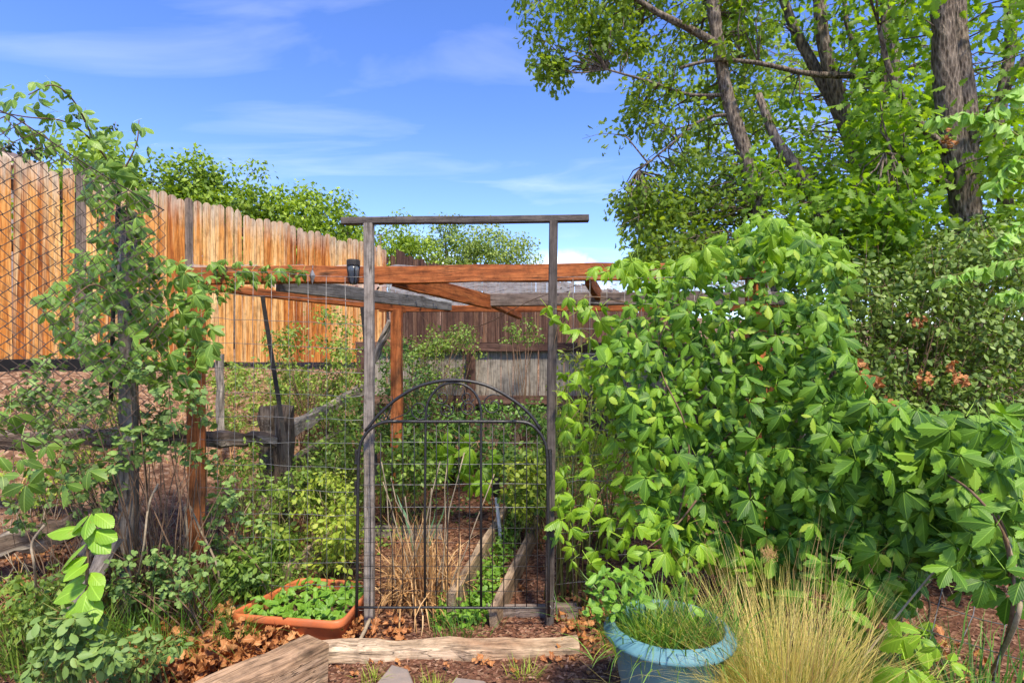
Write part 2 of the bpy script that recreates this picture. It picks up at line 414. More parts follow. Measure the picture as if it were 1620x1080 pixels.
M['creeper'] = leaf_mat('creeper_leaf', [(0.035, 0.10, 0.014), (0.065, 0.165, 0.018), (0.115, 0.25, 0.022), (0.19, 0.35, 0.03), (0.40, 0.44, 0.05)], 0.26, 0.48, spec=0.3)
M['creeper_bright'] = leaf_mat('creeper_young', [(0.13, 0.27, 0.022), (0.22, 0.39, 0.028), (0.33, 0.48, 0.04)], 0.34, 0.42)
M['leftvine'] = leaf_mat('left_vine_leaf', [(0.075, 0.15, 0.024), (0.12, 0.235, 0.034), (0.20, 0.34, 0.05), (0.30, 0.43, 0.08)], 0.30, 0.42)
M['goose'] = leaf_mat('gooseberry_leaf', [(0.09, 0.17, 0.045), (0.155, 0.26, 0.065), (0.25, 0.37, 0.10)], 0.22, 0.55, vein=False)
M['smallshrub'] = leaf_mat('small_shrub_leaf', [(0.055, 0.10, 0.02), (0.10, 0.17, 0.03), (0.16, 0.25, 0.045), (0.24, 0.34, 0.08)], 0.22, 0.5, vein=False)
M['oak'] = leaf_mat('oak_leaf', [(0.07, 0.145, 0.022), (0.115, 0.215, 0.03), (0.175, 0.31, 0.042), (0.27, 0.40, 0.07)], 0.5, 0.5, vein=False, tcol=(2.0, 1.9, 0.5), spec=0.25)
M['oakfar'] = leaf_mat('oak_leaf_fine', [(0.065, 0.12, 0.024), (0.11, 0.185, 0.032), (0.17, 0.27, 0.044), (0.26, 0.36, 0.065)], 0.48, 0.5, vein=False, tcol=(2.0, 1.85, 0.6), spec=0.25)
M['brush'] = leaf_mat('oakbrush_leaf', [(0.085, 0.145, 0.018), (0.16, 0.26, 0.026), (0.26, 0.38, 0.038), (0.37, 0.49, 0.055)], 0.32, 0.55, vein=False)
M['brush2'] = leaf_mat('oakbrush_pale', [(0.09, 0.15, 0.03), (0.18, 0.27, 0.05), (0.28, 0.37, 0.08), (0.37, 0.45, 0.12)], 0.3, 0.55, vein=False)
M['fringe'] = leaf_mat('fringe_leaf', [(0.15, 0.33, 0.05), (0.24, 0.44, 0.075), (0.34, 0.52, 0.12)], 0.36, 0.42)
M['weed'] = leaf_mat('weed_leaf', [(0.07, 0.14, 0.022), (0.125, 0.22, 0.032), (0.21, 0.32, 0.05), (0.34, 0.41, 0.075)], 0.28, 0.5, vein=False)
M['yellowweed'] = leaf_mat('yellow_weed_leaf', [(0.17, 0.29, 0.035), (0.31, 0.40, 0.05), (0.44, 0.47, 0.07)], 0.3, 0.5, vein=False)
M['garden'] = leaf_mat('garden_leaf', [(0.045, 0.11, 0.022), (0.085, 0.185, 0.032), (0.14, 0.27, 0.05), (0.23, 0.36, 0.085)], 0.25, 0.45, vein=False)
M['mint'] = leaf_mat('mint_leaf', [(0.085, 0.21, 0.022), (0.14, 0.30, 0.03), (0.22, 0.39, 0.05)], 0.28, 0.45)
M['seedling'] = leaf_mat('seedling_leaf', [(0.12, 0.27, 0.022), (0.19, 0.37, 0.03), (0.27, 0.46, 0.04)], 0.32, 0.45, spot=0.5)
M['drygrass'] = leaf_mat('dry_straw', [(0.36, 0.18, 0.065), (0.54, 0.31, 0.13), (0.66, 0.45, 0.24)], 0.15, 0.7, vein=False, tcol=(1.1, 1.0, 0.8))
M['feather'] = leaf_mat('feather_grass', [(0.32, 0.29, 0.06), (0.54, 0.45, 0.11), (0.70, 0.58, 0.19), (0.80, 0.69, 0.34)], 0.25, 0.6, vein=False, tcol=(1.2, 1.1, 0.6))
M['greengrass'] = leaf_mat('green_grass', [(0.06, 0.15, 0.025), (0.11, 0.25, 0.035), (0.20, 0.35, 0.055)], 0.3, 0.45, vein=False)
M['iris'] = leaf_mat('iris_blade', [(0.10, 0.22, 0.12), (0.16, 0.29, 0.16)], 0.2, 0.45, vein=False)
M['deadleaf'] = leaf_mat('dead_leaf', [(0.14, 0.045, 0.018), (0.30, 0.10, 0.03), (0.42, 0.17, 0.055), (0.52, 0.27, 0.11)], 0.15, 0.7, tcol=(1.3, 0.9, 0.5))
M['chips'] = leaf_mat('bark_chips', [(0.06, 0.025, 0.016), (0.14, 0.055, 0.032), (0.22, 0.10, 0.06), (0.36, 0.22, 0.15)], 0.0, 0.9, vein=False)
M['berry'] = plain_mat('green_berry', (0.02, 0.05, 0.02), 0.4, 0, (0.04, 0.09, 0.03), 60, 0.05, 0.5)
M['flower'] = leaf_mat('pale_petal', [(0.6, 0.6, 0.5), (0.75, 0.73, 0.65)], 0.2, 0.6, vein=False, tcol=(1, 1, 0.9))


def sheet_mat():
    m, t = new_mat('roof_netting'); tc = N(t, 'TexCoord').outputs['Object']
    n = N(t, 'TexNoise', {'Vector': tc, 'Scale': 14.0, 'Detail': 6.0, 'Roughness': 0.7}).outputs[0]
    col = ramp(t, n, [(0.35, (0.30, 0.30, 0.30)), (0.6, (0.72, 0.74, 0.75))])
    d = N(t, 'BsdfDiffuse', {'Color': col}); tr = N(t, 'BsdfTranslucent', {'Color': col}); tp = N(t, 'BsdfTransparent', {'Color': (1, 1, 1, 1)})
    a = N(t, 'MixShader', {0: 0.6, 1: d.outputs[0], 2: tr.outputs[0]})
    b = N(t, 'MixShader', {0: 0.58, 1: a.outputs[0], 2: tp.outputs[0]})
    finish(t, b.outputs[0]); return m


M['netting'] = sheet_mat()

# ------------------------------------------------------------------ terrain
FP0 = np.array([-4.5, 5.0]); FD = np.array([0.562, 0.827]); FN = np.array([0.827, -0.562])


def terr(X, Y, fine=True):
    X = np.asarray(X, float); Y = np.asarray(Y, float)
    d = (X - FP0[0]) * FN[0] + (Y - FP0[1]) * FN[1]
    s = np.clip(1 - d / 3.2, 0, 1)
    base = 0.12 * np.clip(Y - 3.2, 0, 3.3) + 0.26 * np.clip(Y - 6.7, 0, 3.5) + 0.05 * np.clip(X - 1.6, 0, 3) * np.clip(Y - 2.2, 0, 2)
    z = base * (1 - s) + 1.34 * s ** 1.15
    z = z + 0.02 * np.sin(2.1 * X + 1.3 * Y) * np.sin(1.7 * Y - 0.8 * X)
    z = z + 0.010 * np.sin(7.3 * X + 2.0) * np.sin(6.1 * Y + 1.0) + 0.004 * np.sin(19 * X) * np.sin(23 * Y + X * 5)
    z = z + 0.12 * np.clip(-d - 0.3, 0, 12) * (Y > 0) + 0.11 * np.clip(Y - 10.5, 0, 25)
    return z if z.shape else float(z)


def build_ground():
    xs = np.concatenate([np.linspace(-250, -12, 16), np.linspace(-11.5, -5.2, 16), np.linspace(-5, 4.5, 190), np.linspace(4.8, 12, 16), np.linspace(14, 250, 16)])
    ys = np.concatenate([np.linspace(-250, -4, 12), np.linspace(-3, 1.0, 12), np.linspace(1.1, 9, 170), np.linspace(9.3, 18, 24), np.linspace(20, 400, 18)])
    X, Y = np.meshgrid(xs, ys); Z = terr(X, Y)
    v = np.stack([X, Y, Z], -1).reshape(-1, 3); nx, ny = len(xs), len(ys)
    i = np.arange(nx - 1)[None, :] + np.arange(ny - 1)[:, None] * nx
    q = np.stack([i, i + 1, i + 1 + nx, i + nx], -1).reshape(-1)
    obj('ground', np_mesh('ground', v, q, np.arange(0, len(q), 4), M['ground'], smooth=True), label='reddish brown mulch and stony soil rising towards the fences', kind='structure')


build_ground()

# ------------------------------------------------------------------ leaf templates and scatter
def t_leaf(L=1.0, W=0.5, n=6, fold=0.25, droop=0.25, serr=0.06, a=0.8, b=0.65, lobes=None, stalk=0.0, cup=0.0):
    rows = lobes if lobes else None; nn = len(rows) - 1 if rows else n
    pk = max((t / 50.0) ** a * (1 - t / 50.0) ** b for t in range(1, 50))
    v, uv, f = [], [], []
    for i in range(nn + 1):
        t = i / nn
        w = rows[i] * W * 0.5 if rows else (t ** a * (1 - t) ** b / pk) * W * 0.5 * (1 + serr * (1 if i % 2 else -1))
        y = stalk + L * t; z = -droop * t * t * L
        if i in (0, nn) and w < 1e-4:
            v.append((0, y, z)); uv.append((0.5, t))
        else:
            dz = -fold * w + cup * w * (1 if i % 2 else -0.4)
            back = 0.25 * w
            v += [(-w, y + back, z + dz), (0, y, z), (w, y + back, z + dz)]
            uv += [(0.5 - 0.5 * w / (W * 0.5), t), (0.5, t), (0.5 + 0.5 * w / (W * 0.5), t)]
    # the first and last rows are single points
    idx = [[0]]; k = 1
    for i in range(1, nn):
        idx.append([k, k + 1, k + 2]); k += 3
    idx.append([k])
    for i in range(nn):
        A, B = idx[i], idx[i + 1]
        if len(A) == 1: f += [(A[0], B[1], B[0]), (A[0], B[2], B[1])]
        elif len(B) == 1: f += [(A[0], A[1], B[0]), (A[1], A[2], B[0])]
        else: f += [(A[0], A[1], B[1], B[0]), (A[1], A[2], B[2], B[1])]
    return v, f, uv


def t_merge(parts):
    V, Fc, U = [], [], []
    for (v, f, uv), Mx in parts:
        o = len(V); V += [tuple(Mx @ Vector(p)) for p in v]; Fc += [tuple(i + o for i in q) for q in f]; U += uv
    return V, Fc, U


def t_tube(p0, p1, r):
    v, f = tube_arr([p0, (Vector(p0) + Vector(p1)) / 2 + Vector((0, 0, 0.03)), p1], r, 3)
    return [tuple(p) for p in v], f, [(0.5, 0.5)] * len(v)


def t_compound(seed, k=5, W=0.48, spread=52, droop=0.35, n=11, pet=0.75):
    r = random.Random(seed); parts = []
    lens = {5: (0.62, 0.9, 1.0, 0.88, 0.6), 3: (0.85, 1.0, 0.8)}[k]
    for j in range(k):
        a = (j - (k - 1) / 2) * (spread + r.uniform(-6, 6)); L = lens[j] * r.uniform(0.88, 1.1)
        lf = t_leaf(L, L * W * r.uniform(0.88, 1.12), n, r.uniform(0.12, 0.65), droop * r.uniform(0.3, 1.7), 0.13, 0.95, 1.12, stalk=0.06)
        Mx = Matrix.Rotation(R(-a), 4, 'Z') @ Matrix.Rotation(R(r.uniform(-34, 6)), 4, 'X') @ Matrix.Rotation(R(r.uniform(-24, 24)), 4, 'Y')
        parts.append((lf, Mx))
    if pet: parts.append((t_tube((0, 0, 0), (0.0, -pet, -0.25), 0.013), Matrix.Identity(4)))
    return t_merge(parts)


def t_oak(seed):
    r = random.Random(seed)
    lob = [0, 0.16, 0.62, 0.34, 0.95, 0.46, 1.0, 0.55, 0.62, 0] if seed % 2 else [0, 0.14, 0.5, 0.3, 0.8, 0.42, 1.05, 0.5, 0.78, 0]
    return t_leaf(1.0, 0.72 * r.uniform(0.9, 1.1), fold=r.uniform(-0.3, 0.5), droop=r.uniform(-0.1, 0.4), lobes=lob)


def t_small(W=0.6, fold=0.3, droop=0.2): return t_leaf(1.0, W, 2, fold, droop, 0.0)
def t_ovate(W=0.55, fold=0.3, droop=0.25, n=4): return t_leaf(1.0, W, n, fold, droop, 0.0, 0.7, 0.8)


def t_goose(seed):
    r = random.Random(seed); parts = []
    for a, L in ((-48, 0.75), (0, 1.0), (48, 0.75)):
        parts.append((t_leaf(L, L * 0.62, 4, r.uniform(0, 0.4), r.uniform(0, 0.3), 0.12, 0.9, 0.4), Matrix.Rotation(R(a), 4, 'Z')))
    return t_merge(parts)


def t_curled(seed):
    r = random.Random(seed); v, f, uv = t_oak(seed); out = []
    k, k2 = r.uniform(0.8, 2.6), r.uniform(-1.5, 1.5)
    for (x, y, z) in v:
        out.append((x * (1 - 0.25 * abs(k2) * y), y, z + k * x * x + 0.35 * k2 * (y - 0.5) ** 2 + 0.15 * math.sin(9 * y + 5 * x + seed)))
    return out, f, uv


TPL = {
    'creeper': [t_compound(s) for s in range(14)],
    'creeper3': [t_compound(20 + s, 3, 0.55, 60) for s in range(3)],
    'droopy': [t_compound(40 + s, 5, 0.42, 40, 0.5) for s in range(10)],
    'oak': [t_oak(s) for s in range(6)],
    'small': [t_small(w, f_, d) for w, f_, d in ((0.6, 0.3, 0.2), (0.7, -0.2, 0.1), (0.5, 0.5, 0.4))],
    'ovate': [t_ovate(w, f_, d) for w, f_, d in ((0.55, 0.3, 0.25), (0.62, 0.1, 0.4), (0.5, 0.5, 0.1))],
    'broad': [t_leaf(1, w, 10, f_, d, 0.03, 0.75, 0.95) for w, f_, d in ((0.58, 0.35, 0.35), (0.62, 0.6, 0.6), (0.52, 0.25, 0.25), (0.55, 0.8, 0.5))],
    'goose': [t_goose(s) for s in range(4)],
    'curled': [t_curled(s) for s in range(6)],
    'lance': [t_leaf(1, w, 5, f_, d, 0.0, 0.6, 0.8) for w, f_, d in ((0.28, 0.4, 0.3), (0.34, 0.2, 0.5), (0.24, 0.5, 0.2))],
}
TPL['chip'] = [([(-.5, -.12, 0), (.5, -.16, .02), (.45, .14, 0), (-.45, .12, .03), (0, 0, .09)], [(0, 1, 4), (1, 2, 4), (2, 3, 4), (3, 0, 4)], [(0.5, 0.5)] * 5),
               ([(-.3, -.2, 0), (.32, -.16, .02), (.28, .24, 0), (-.35, .2, .03), (0.05, 0, .12)], [(0, 1, 4), (1, 2, 4), (2, 3, 4), (3, 0, 4)], [(0.5, 0.5)] * 5)]


def tpl_np(tp):
    v, f, uv = tp
    lo = np.array([i for q in f for i in q]); st = np.cumsum([0] + [len(q) for q in f[:-1]])
    return np.array(v, float), lo, st, np.array(uv, float)


NPT = {k: [tpl_np(t) for t in v] for k, v in TPL.items()}
_tm = {}
FLAT = ('creeper', 'creeper3', 'droopy', 'small', 'oak', 'curled', 'goose', 'chip')


def norm(a): return a / (np.linalg.norm(a, axis=-1, keepdims=True) + 1e-9)


def mats(pos, nrm, tip, size):
    pos = np.asarray(pos, float); n = norm(np.asarray(nrm, float)); tip = np.asarray(tip, float)
    y = norm(tip - (tip * n).sum(-1, keepdims=True) * n); x = np.cross(y, n); size = np.broadcast_to(np.asarray(size, float), (len(pos),))
    A = np.zeros((len(pos), 4, 4)); A[:, 3, 3] = 1
    A[:, :3, 0] = x * size[:, None]; A[:, :3, 1] = y * size[:, None]; A[:, :3, 2] = n * size[:, None]; A[:, :3, 3] = pos
    return A


def scatter(parent, tpl, A, mat, nparts=0, part='leaf', mass='leaf_mass', **kw):
    "nparts largest in the picture become objects of their own, the rest one joined part"
    n = len(A)
    if n == 0: return None
    ch = rng.integers(0, len(NPT[tpl]), n); isobj = np.zeros(n, bool)
    if nparts:
        Y = np.maximum(A[:, 1, 3], 0.3); sz = np.linalg.norm(A[:, :3, 1], axis=1) / Y
        u = A[:, 0, 3] / Y; w = (A[:, 2, 3] - EYE) / Y
        sz[(np.abs(u) > 0.9) | (w > 0.66) | (w < -0.58)] = 0
        isobj[np.argsort(-sz)[:nparts]] = True; isobj &= sz > 0
        for i in np.nonzero(isobj)[0]:
            key = (tpl, int(ch[i]), mat.name)
            if key not in _tm:
                v, f, uv = TPL[tpl][ch[i]]; _tm[key] = mesh(part, v, f, mat, uv, smooth=tpl not in FLAT)
            obj(part, _tm[key], parent, Matrix(A[i].tolist()))
    V, L, S, U = [], [], [], []; vo = lo_ = 0
    for c, (tv, tl, ts, tu) in enumerate(NPT[tpl]):
        B = A[(ch == c) & ~isobj]
        if not len(B): continue
        k = len(B)
        V.append((np.einsum('nij,kj->nki', B[:, :3, :3], tv) + B[:, None, :3, 3]).reshape(-1, 3))
        L.append((tl[None] + vo + (np.arange(k) * len(tv))[:, None]).ravel()); S.append((ts[None] + lo_ + (np.arange(k) * len(tl))[:, None]).ravel())
        U.append(np.tile(tu, (k, 1))); vo += k * len(tv); lo_ += k * len(tl)
    if not V: return None
    me = np_mesh(mass, np.concatenate(V), np.concatenate(L), np.concatenate(S), mat, np.concatenate(U), smooth=tpl not in FLAT)
    return obj(mass, me, parent, kind='stuff', **kw)


def blades_mesh(name, base, az, h, lean, curl, width, mat, seg=5):
    base = np.asarray(base, float); n = len(base)
    t = np.linspace(0, 1, seg + 1)[None, :]
    ang = lean[:, None] + curl[:, None] * t
    hor = np.cumsum(np.sin(ang), 1) / (seg + 1) * h[:, None]; ver = np.cumsum(np.cos(ang), 1) / (seg + 1) * h[:, None]
    hor = hor - hor[:, :1]; ver = ver - ver[:, :1]
    d = np.stack([np.cos(az), np.sin(az)], -1); s = np.stack([-np.sin(az), np.cos(az)], -1)
    tw = rng.uniform(-0.9, 0.9, n)[:, None]
    c = np.zeros((n, seg + 1, 3)); c[..., :2] = base[:, None, :2] + d[:, None] * hor[..., None]; c[..., 2] = base[:, None, 2] + ver
    c = c + np.cumsum(rng.normal(size=(n, seg + 1, 3)) * np.array([1, 1, .5]), 1) * (h[:, None, None] * 0.016) * t[..., None]
    w = width[:, None] * (1 - t ** 2 * 0.93) * 0.5
    side = np.zeros((n, 1, 3)); side[:, 0, :2] = s * np.cos(tw) + d * np.sin(tw)
    v = np.stack([c - side * w[..., None], c + side * w[..., None]], 2).reshape(-1, 3)
    k = np.arange(seg) * 2
    q = np.stack([k, k + 1, k + 3, k + 2], -1).ravel()
    lo = (q[None] + (np.arange(n) * (seg + 1) * 2)[:, None]).ravel()
    return np_mesh(name, v, lo, np.arange(0, len(lo), 4), mat, np.full((len(v), 2), 0.5))


def in_poly(pts, poly):
    x, y = pts[:, 0], pts[:, 1]; inside = np.zeros(len(pts), bool); n = len(poly)
    for i in range(n):
        (x0, y0), (x1, y1) = poly[i], poly[(i + 1) % n]
        c = (y0 > y) != (y1 > y)
        with np.errstate(divide='ignore', invalid='ignore'):
            inside ^= c & (x < (x1 - x0) * (y - y0) / (y1 - y0 + 1e-12) + x0)
    return inside


def sample_poly(poly, n, dmin=0.0):
    p = np.array(poly, float); lo, hi = p.min(0), p.max(0); out = []
    tries = 0
    if dmin <= 0:
        acc = np.zeros((0, 2))
        while len(acc) < n:
            q = rng.uniform(lo, hi, (n * 3, 2)); acc = np.concatenate([acc, q[in_poly(q, poly)]])
        return acc[:n]
    while len(out) < n and tries < 40:
        q = rng.uniform(lo, hi, (n * 2, 2)); q = q[in_poly(q, poly)]; tries += 1
        for c in q:
            if not out or np.min(np.sum((np.array(out) - c) ** 2, 1)) > dmin * dmin:
                out.append(c)
                if len(out) >= n: break
    return np.array(out)


def unproj(p2, Y):
    p2 = np.asarray(p2, float); Y = np.broadcast_to(np.asarray(Y, float), (len(p2),))
    return np.stack([(p2[:, 0] - CX) / FPX * Y, Y, EYE - (p2[:, 1] - HY) / FPX * Y], -1)


def rnd_dir(n, bias=(0, 0, 0)):
    return norm(norm(rng.normal(size=(n, 3))) + np.array(bias))


def bark_mat():
    m, t = new_mat('rough_bark'); tc = N(t, 'TexCoord').outputs['Object']
    mp = N(t, 'Mapping', {'Vector': tc, 'Scale': (52, 52, 13)}).outputs[0]
    n = N(t, 'TexNoise', {'Vector': mp, 'Scale': 1.6, 'Detail': 6.0, 'Roughness': 0.65, 'Distortion': 0.8}).outputs[0]
    v = N(t, 'TexVoronoi', {'Vector': mp, 'Scale': 1.0}).outputs['Distance']
    h = math_(t, 'ADD', math_(t, 'MULTIPLY', v, 0.6), math_(t, 'MULTIPLY', n, 0.6))
    col = ramp(t, h, [(0.25, (0.03, 0.022, 0.017)), (0.5, (0.12, 0.092, 0.074)), (0.8, (0.28, 0.225, 0.18))])
    bp = N(t, 'Bump', {'Height': h, 'Strength': 1.0, 'Distance': 0.03}).outputs[0]
    finish(t, N(t, 'BsdfPrincipled', {'Base Color': col, 'Roughness': 0.95, 'Normal': bp, 'Specular IOR Level': 0.1}).outputs[0]); return m


M['bark'] = bark_mat()

# ------------------------------------------------------------------ fences behind
def picket_mesh(L, w, th, top, mat):
    a = w / 2
    if top == 'ear': out = [(0, -a)] + [(L - a / 1.8 * (1 - math.sin(math.pi * k_ / 6)), -a * math.cos(math.pi * k_ / 6)) for k_ in range(7)] + [(0, a)]
    elif top == 'point': out = [(0, -a), (L - 0.04, -a), (L - 0.014, -a * 0.6), (L, -a * 0.1), (L - 0.014, a * 0.6), (L - 0.04, a), (0, a)]
    else: out = [(0, -a), (L, -a), (L - 0.008, a), (0, a)]
    n = len(out); v = [(x, y, -th / 2) for x, y in out] + [(x, y, th / 2) for x, y in out]
    f = [tuple(range(n - 1, -1, -1)), tuple(range(n, 2 * n))] + [(i, (i + 1) % n, (i + 1) % n + n, i + n) for i in range(n)]
    return mesh('picket', v, f, mat)


def picket_run(parent, a, b, base, top, pitch, w, meshes, jit=0.02, gap=(), rot=0.006, name='picket', special={}):
    a, b = np.array(a, float), np.array(b, float); L = np.linalg.norm(b - a); d = (b - a) / L; k = int(L / pitch)
    for i in range(k):
        if i in gap: continue
        q = a + d * (i + 0.5) * pitch; bz = base(i / k) if callable(base) else base; tz = (top(i / k) if callable(top) else top) + random.gauss(0, jit)
        me = meshes[min(len(meshes) - 1, int(random.random() ** 9 * len(meshes)))]
        me = special.get(i, me)
        # local X up, local Y along the run, local Z towards the camera side
        nx = (d[1], -d[0])
        Mx = Matrix(((0, d[0], nx[0], 0), (0, d[1], nx[1], 0), (1, 0, 0, 0), (0, 0, 0, 1)))
        Mx = Matrix.Translation((q[0] + nx[0] * random.uniform(0, 0.006), q[1] + nx[1] * random.uniform(0, 0.006), bz)) @ Mx @ Matrix.Rotation(random.gauss(0, rot), 4, 'Z') @ Matrix.Diagonal((tz - bz, random.uniform(0.93, 1.02), 1, 1))
        obj(name, me, parent, Mx)


def fline(t): return FP0 + FD * t


tf = thing('cedar_picket_fence', 'tall orange cedar picket fence with rounded tops rising up the left slope', 'fence', (*fline(1.5), 1.36))
om = [picket_mesh(1.0, 0.089, 0.016, k, M[mm]) for k, mm in (('ear', 'orange'), ('point', 'orange'), ('ear', 'orange'), ('ear', 'orange_grey'))]
picket_run(tf, fline(-0.75), fline(2.12), 1.42, 3.235, 0.0925, 0.089, om[:3], special={25: om[3], 14: om[3]})
picket_run(tf, fline(2.14), fline(4.62), 1.42, 3.19, 0.0925, 0.089, om[:2])
for z in (1.62, 2.45, 3.0):
    a, b = fline(-0.75) - FN * 0.032, fline(4.62) - FN * 0.032
    beam('rail', (*a, z), (*b, z), 0.04, 0.09, M['brown'], tf, seg=3)
for t_ in (-0.4, 2.04, 4.3):
    a = fline(t_) - FN * 0.11
    beam('post', (*a, 1.0), (*a, 3.05), 0.09, 0.09, M['brown'], tf, seg=2)

a, b = fline(-0.9) + FN * 0.03, fline(1.1) + FN * 0.03
beam('edging_strip', (*a, 1.30), (*b, 1.32), 0.012, 0.26, M['blackplastic'], None, seg=6, label='black plastic edging strip along the foot of the orange fence', cat='edging')

bf = thing('brown_board_fence', 'dark brown weathered board fence behind the pergola at the back', 'fence', (-1.0, 9.9, 1.3))
bm = [picket_mesh(1.0, 0.096, 0.016, 'flat', M['brown'])]
c0, c1, c2 = fline(4.66), np.array([-1.25, 9.9]), np.array([4.6, 14.6])
picket_run(bf, c0, c1, 1.30, 3.13, 0.10, 0.096, bm, 0.03)
picket_run(bf, c1, c2, 1.25, lambda t: 3.13 - 0.12 * t, 0.10, 0.096, bm, 0.03)
for z in (1.7, 2.8):
    beam('rail', (c1[0], c1[1] + 0.05, z), (c2[0], c2[1] + 0.05, z - 0.1), 0.04, 0.09, M['brownrail'], bf, seg=2)

gf = thing('grey_board_fence', 'low weathered grey board fence with dark brown rails behind the gate', 'fence', (0.5, 6.66, 0.4))
gm = [picket_mesh(1.0, 0.142, 0.02, 'flat', M['greyfence'])]
picket_run(gf, (-1.75, 6.62), (3.6, 6.62), 0.36, 1.56, 0.147, 0.142, gm, 0.008, rot=0.003, name='board')
for zc in (1.60, 0.99, 0.45):
    beam('rail', (-1.8, 6.57, zc), (3.65, 6.55, zc - 0.02), 0.045, 0.10, M['brownrail'], gf, seg=6, rough=0.003)
for x in (-1.72, -0.47, 1.9):
    beam('post', (x, 6.50, 0.3), (x, 6.50, 1.54), 0.10, 0.09, M['brownrail'], gf, seg=3)
beam('trellis_slat', P(917, 548, 6.45), P(921, 498, 6.45), 0.05, 0.02, M['orange'], None, label='single pale orange slat standing against the brown fence', cat='slat', seg=2)

# neighbour's house corner at far left
hs = thing('neighbour_house', 'beige stucco house gable at the far left behind the fence', 'house', (-15.5, 16.0, 1.2))
hv = [(-22, 16, 1), (-14.15, 16, 1), (-14.15, 16, 7.05), (-16.4, 16, 8.1), (-22, 16, 8.1), (-22, 24, 1), (-14.15, 24, 1), (-14.15, 24, 7.05), (-16.4, 24, 8.1), (-22, 24, 8.1)]
obj('wall', mesh('wall', hv, [(0, 1, 2, 3, 4), (9, 8, 7, 6, 5), (1, 6, 7, 2), (5, 0, 4, 9), (4, 3, 8, 9)], M['stucco']), hs)
beam('roof', (-13.75, 20, 7.0), (-16.5, 20, 8.3), 8.6, 0.14, M['shingle'], hs, seg=1)
beam('fascia', (-13.7, 15.66, 6.95), (-16.5, 15.66, 8.26), 0.03, 0.22, M['stucco'], hs, seg=1)

# ------------------------------------------------------------------ pergola
pg = thing('pergola', 'red stained timber pergola with netting roof over the garden beds', 'pergola', (-1.85, 3.34, 0))
beam('front_beam', P(282, 437, 3.33), P(1225, 428, 3.30), 0.040, 0.100, M['stained'], pg, seg=10, rough=0.0025, label='long red brown beam across the front')
for nm, (x, y0, Y) in {'left': (311, 455, 3.36), 'right': (1196, 450, 3.36)}.items():
    p = P(x, y0, Y); beam('post', (p.x, p.y, -0.1), (p.x, p.y, 1.90), 0.092, 0.092, M['stainpost'], pg, roll=R(24), seg=5)
bp_ = P(628, 490, 4.72)
beam('post', (bp_.x, bp_.y, 0.0), (bp_.x, bp_.y, 1.845), 0.088, 0.088, M['stainpost'], pg, seg=5)
beam('post', (2.15, 4.72, 0.0), (2.15, 4.72, 1.845), 0.088, 0.088, M['stainpost'], pg, seg=5)
beam('side_beam', P(290, 449, 3.40), P(640, 489, 4.80), 0.04, 0.055, M['stainpost'], pg, seg=6)
beam('back_beam', (-1.12, 4.80, 1.862), (2.3, 4.80, 1.868), 0.04, 0.05, M['stainpost'], pg, seg=6)
beam('joist', P(440, 450, 3.40), P(712, 483, 4.74), 0.04, 0.088, M['greyboard'], pg, seg=6, label='grey weathered board under the netting')
beam('joist', P(625, 440, 3.36), P(775, 478, 4.02), 0.04, 0.100, M['stained'], pg, seg=5)
beam('joist', P(775, 478, 4.04), P(822, 500, 4.78), 0.04, 0.05, M['stained'], pg, seg=3)
beam('joist', P(930, 440, 3.36), P(958, 484, 4.74), 0.04, 0.085, M['stained'], pg, seg=5)
beam('cross_board', P(765, 475, 4.02), P(1110, 470, 4.04), 0.04, 0.090, M['greybrown'], pg, seg=5)
beam('cross_board', P(1000, 474, 4.36), P(1240, 472, 4.36), 0.04, 0.10, M['greybrown'], pg, seg=4)


def netting():
    nx, ny = 60, 30; v = []
    for j in range(ny + 1):
        t = j / ny
        for i in range(nx + 1):
            s = i / nx
            x = (-1.9 * (1 - t) - 1.05 * t) * (1 - s) + (1.45 * (1 - t) + 2.25 * t) * s; y = 3.30 + 1.54 * t
            z = 1.966 - 0.07 * t - 0.025 * math.sin(s * 17 + t * 4) * math.sin(math.pi * t) + 0.008 * math.sin(s * 71 + t * 29) + random.gauss(0, 0.002)
            v.append((x, y, z))
    f = [(j * (nx + 1) + i, j * (nx + 1) + i + 1, (j + 1) * (nx + 1) + i + 1, (j + 1) * (nx + 1) + i) for j in range(ny) for i in range(nx)]
    return mesh('netting', v, f, M['netting'], smooth=True)


nt_ = obj('roof_netting', netting(), pg, label='pale sagging netting sheet over the rafters')
k = 260
pp = np.stack([rng.uniform(-1.4, 1.8, k), rng.uniform(3.4, 4.75, k), np.full(k, 0.0)], -1); pp[:, 2] = 1.975 - 0.07 * (pp[:, 1] - 3.3) / 1.54
scatter(nt_, 'chip', mats(pp, rnd_dir(k, (0, 0, 2)), rnd_dir(k), rng.uniform(0.015, 0.05, k)), M['chips'], 0, mass='debris')

# solar lantern clipped on the beam
ln = thing('solar_lantern', 'small dark solar lantern clipped to the red pergola beam', 'lantern', P(559, 450, 3.25))
def lathe(prof, c, n=14):
    v, f = [], []
    for (r_, z) in prof:
        for k_ in range(n): v.append((c.x + r_ * math.cos(2 * math.pi * k_ / n), c.y + r_ * math.sin(2 * math.pi * k_ / n), c.z + z))
    for i in range(len(prof) - 1):
        for k_ in range(n): f.append((i * n + k_, i * n + (k_ + 1) % n, (i + 1) * n + (k_ + 1) % n, (i + 1) * n + k_))
    f.append(tuple(range(n - 1, -1, -1))); f.append(tuple((len(prof) - 1) * n + k_ for k_ in range(n)))
    return v, f
cL = P(559, 450, 3.24)
obj('cap', mesh('cap', *lathe([(0.036, 0.105), (0.038, 0.108), (0.038, 0.134), (0.034, 0.140)], cL), M['darkmetal']), ln)
obj('shade', mesh('shade', *lathe([(0.012, 0.0), (0.020, 0.02), (0.030, 0.075), (0.033, 0.105)], cL), M['lampglass'], smooth=True), ln)
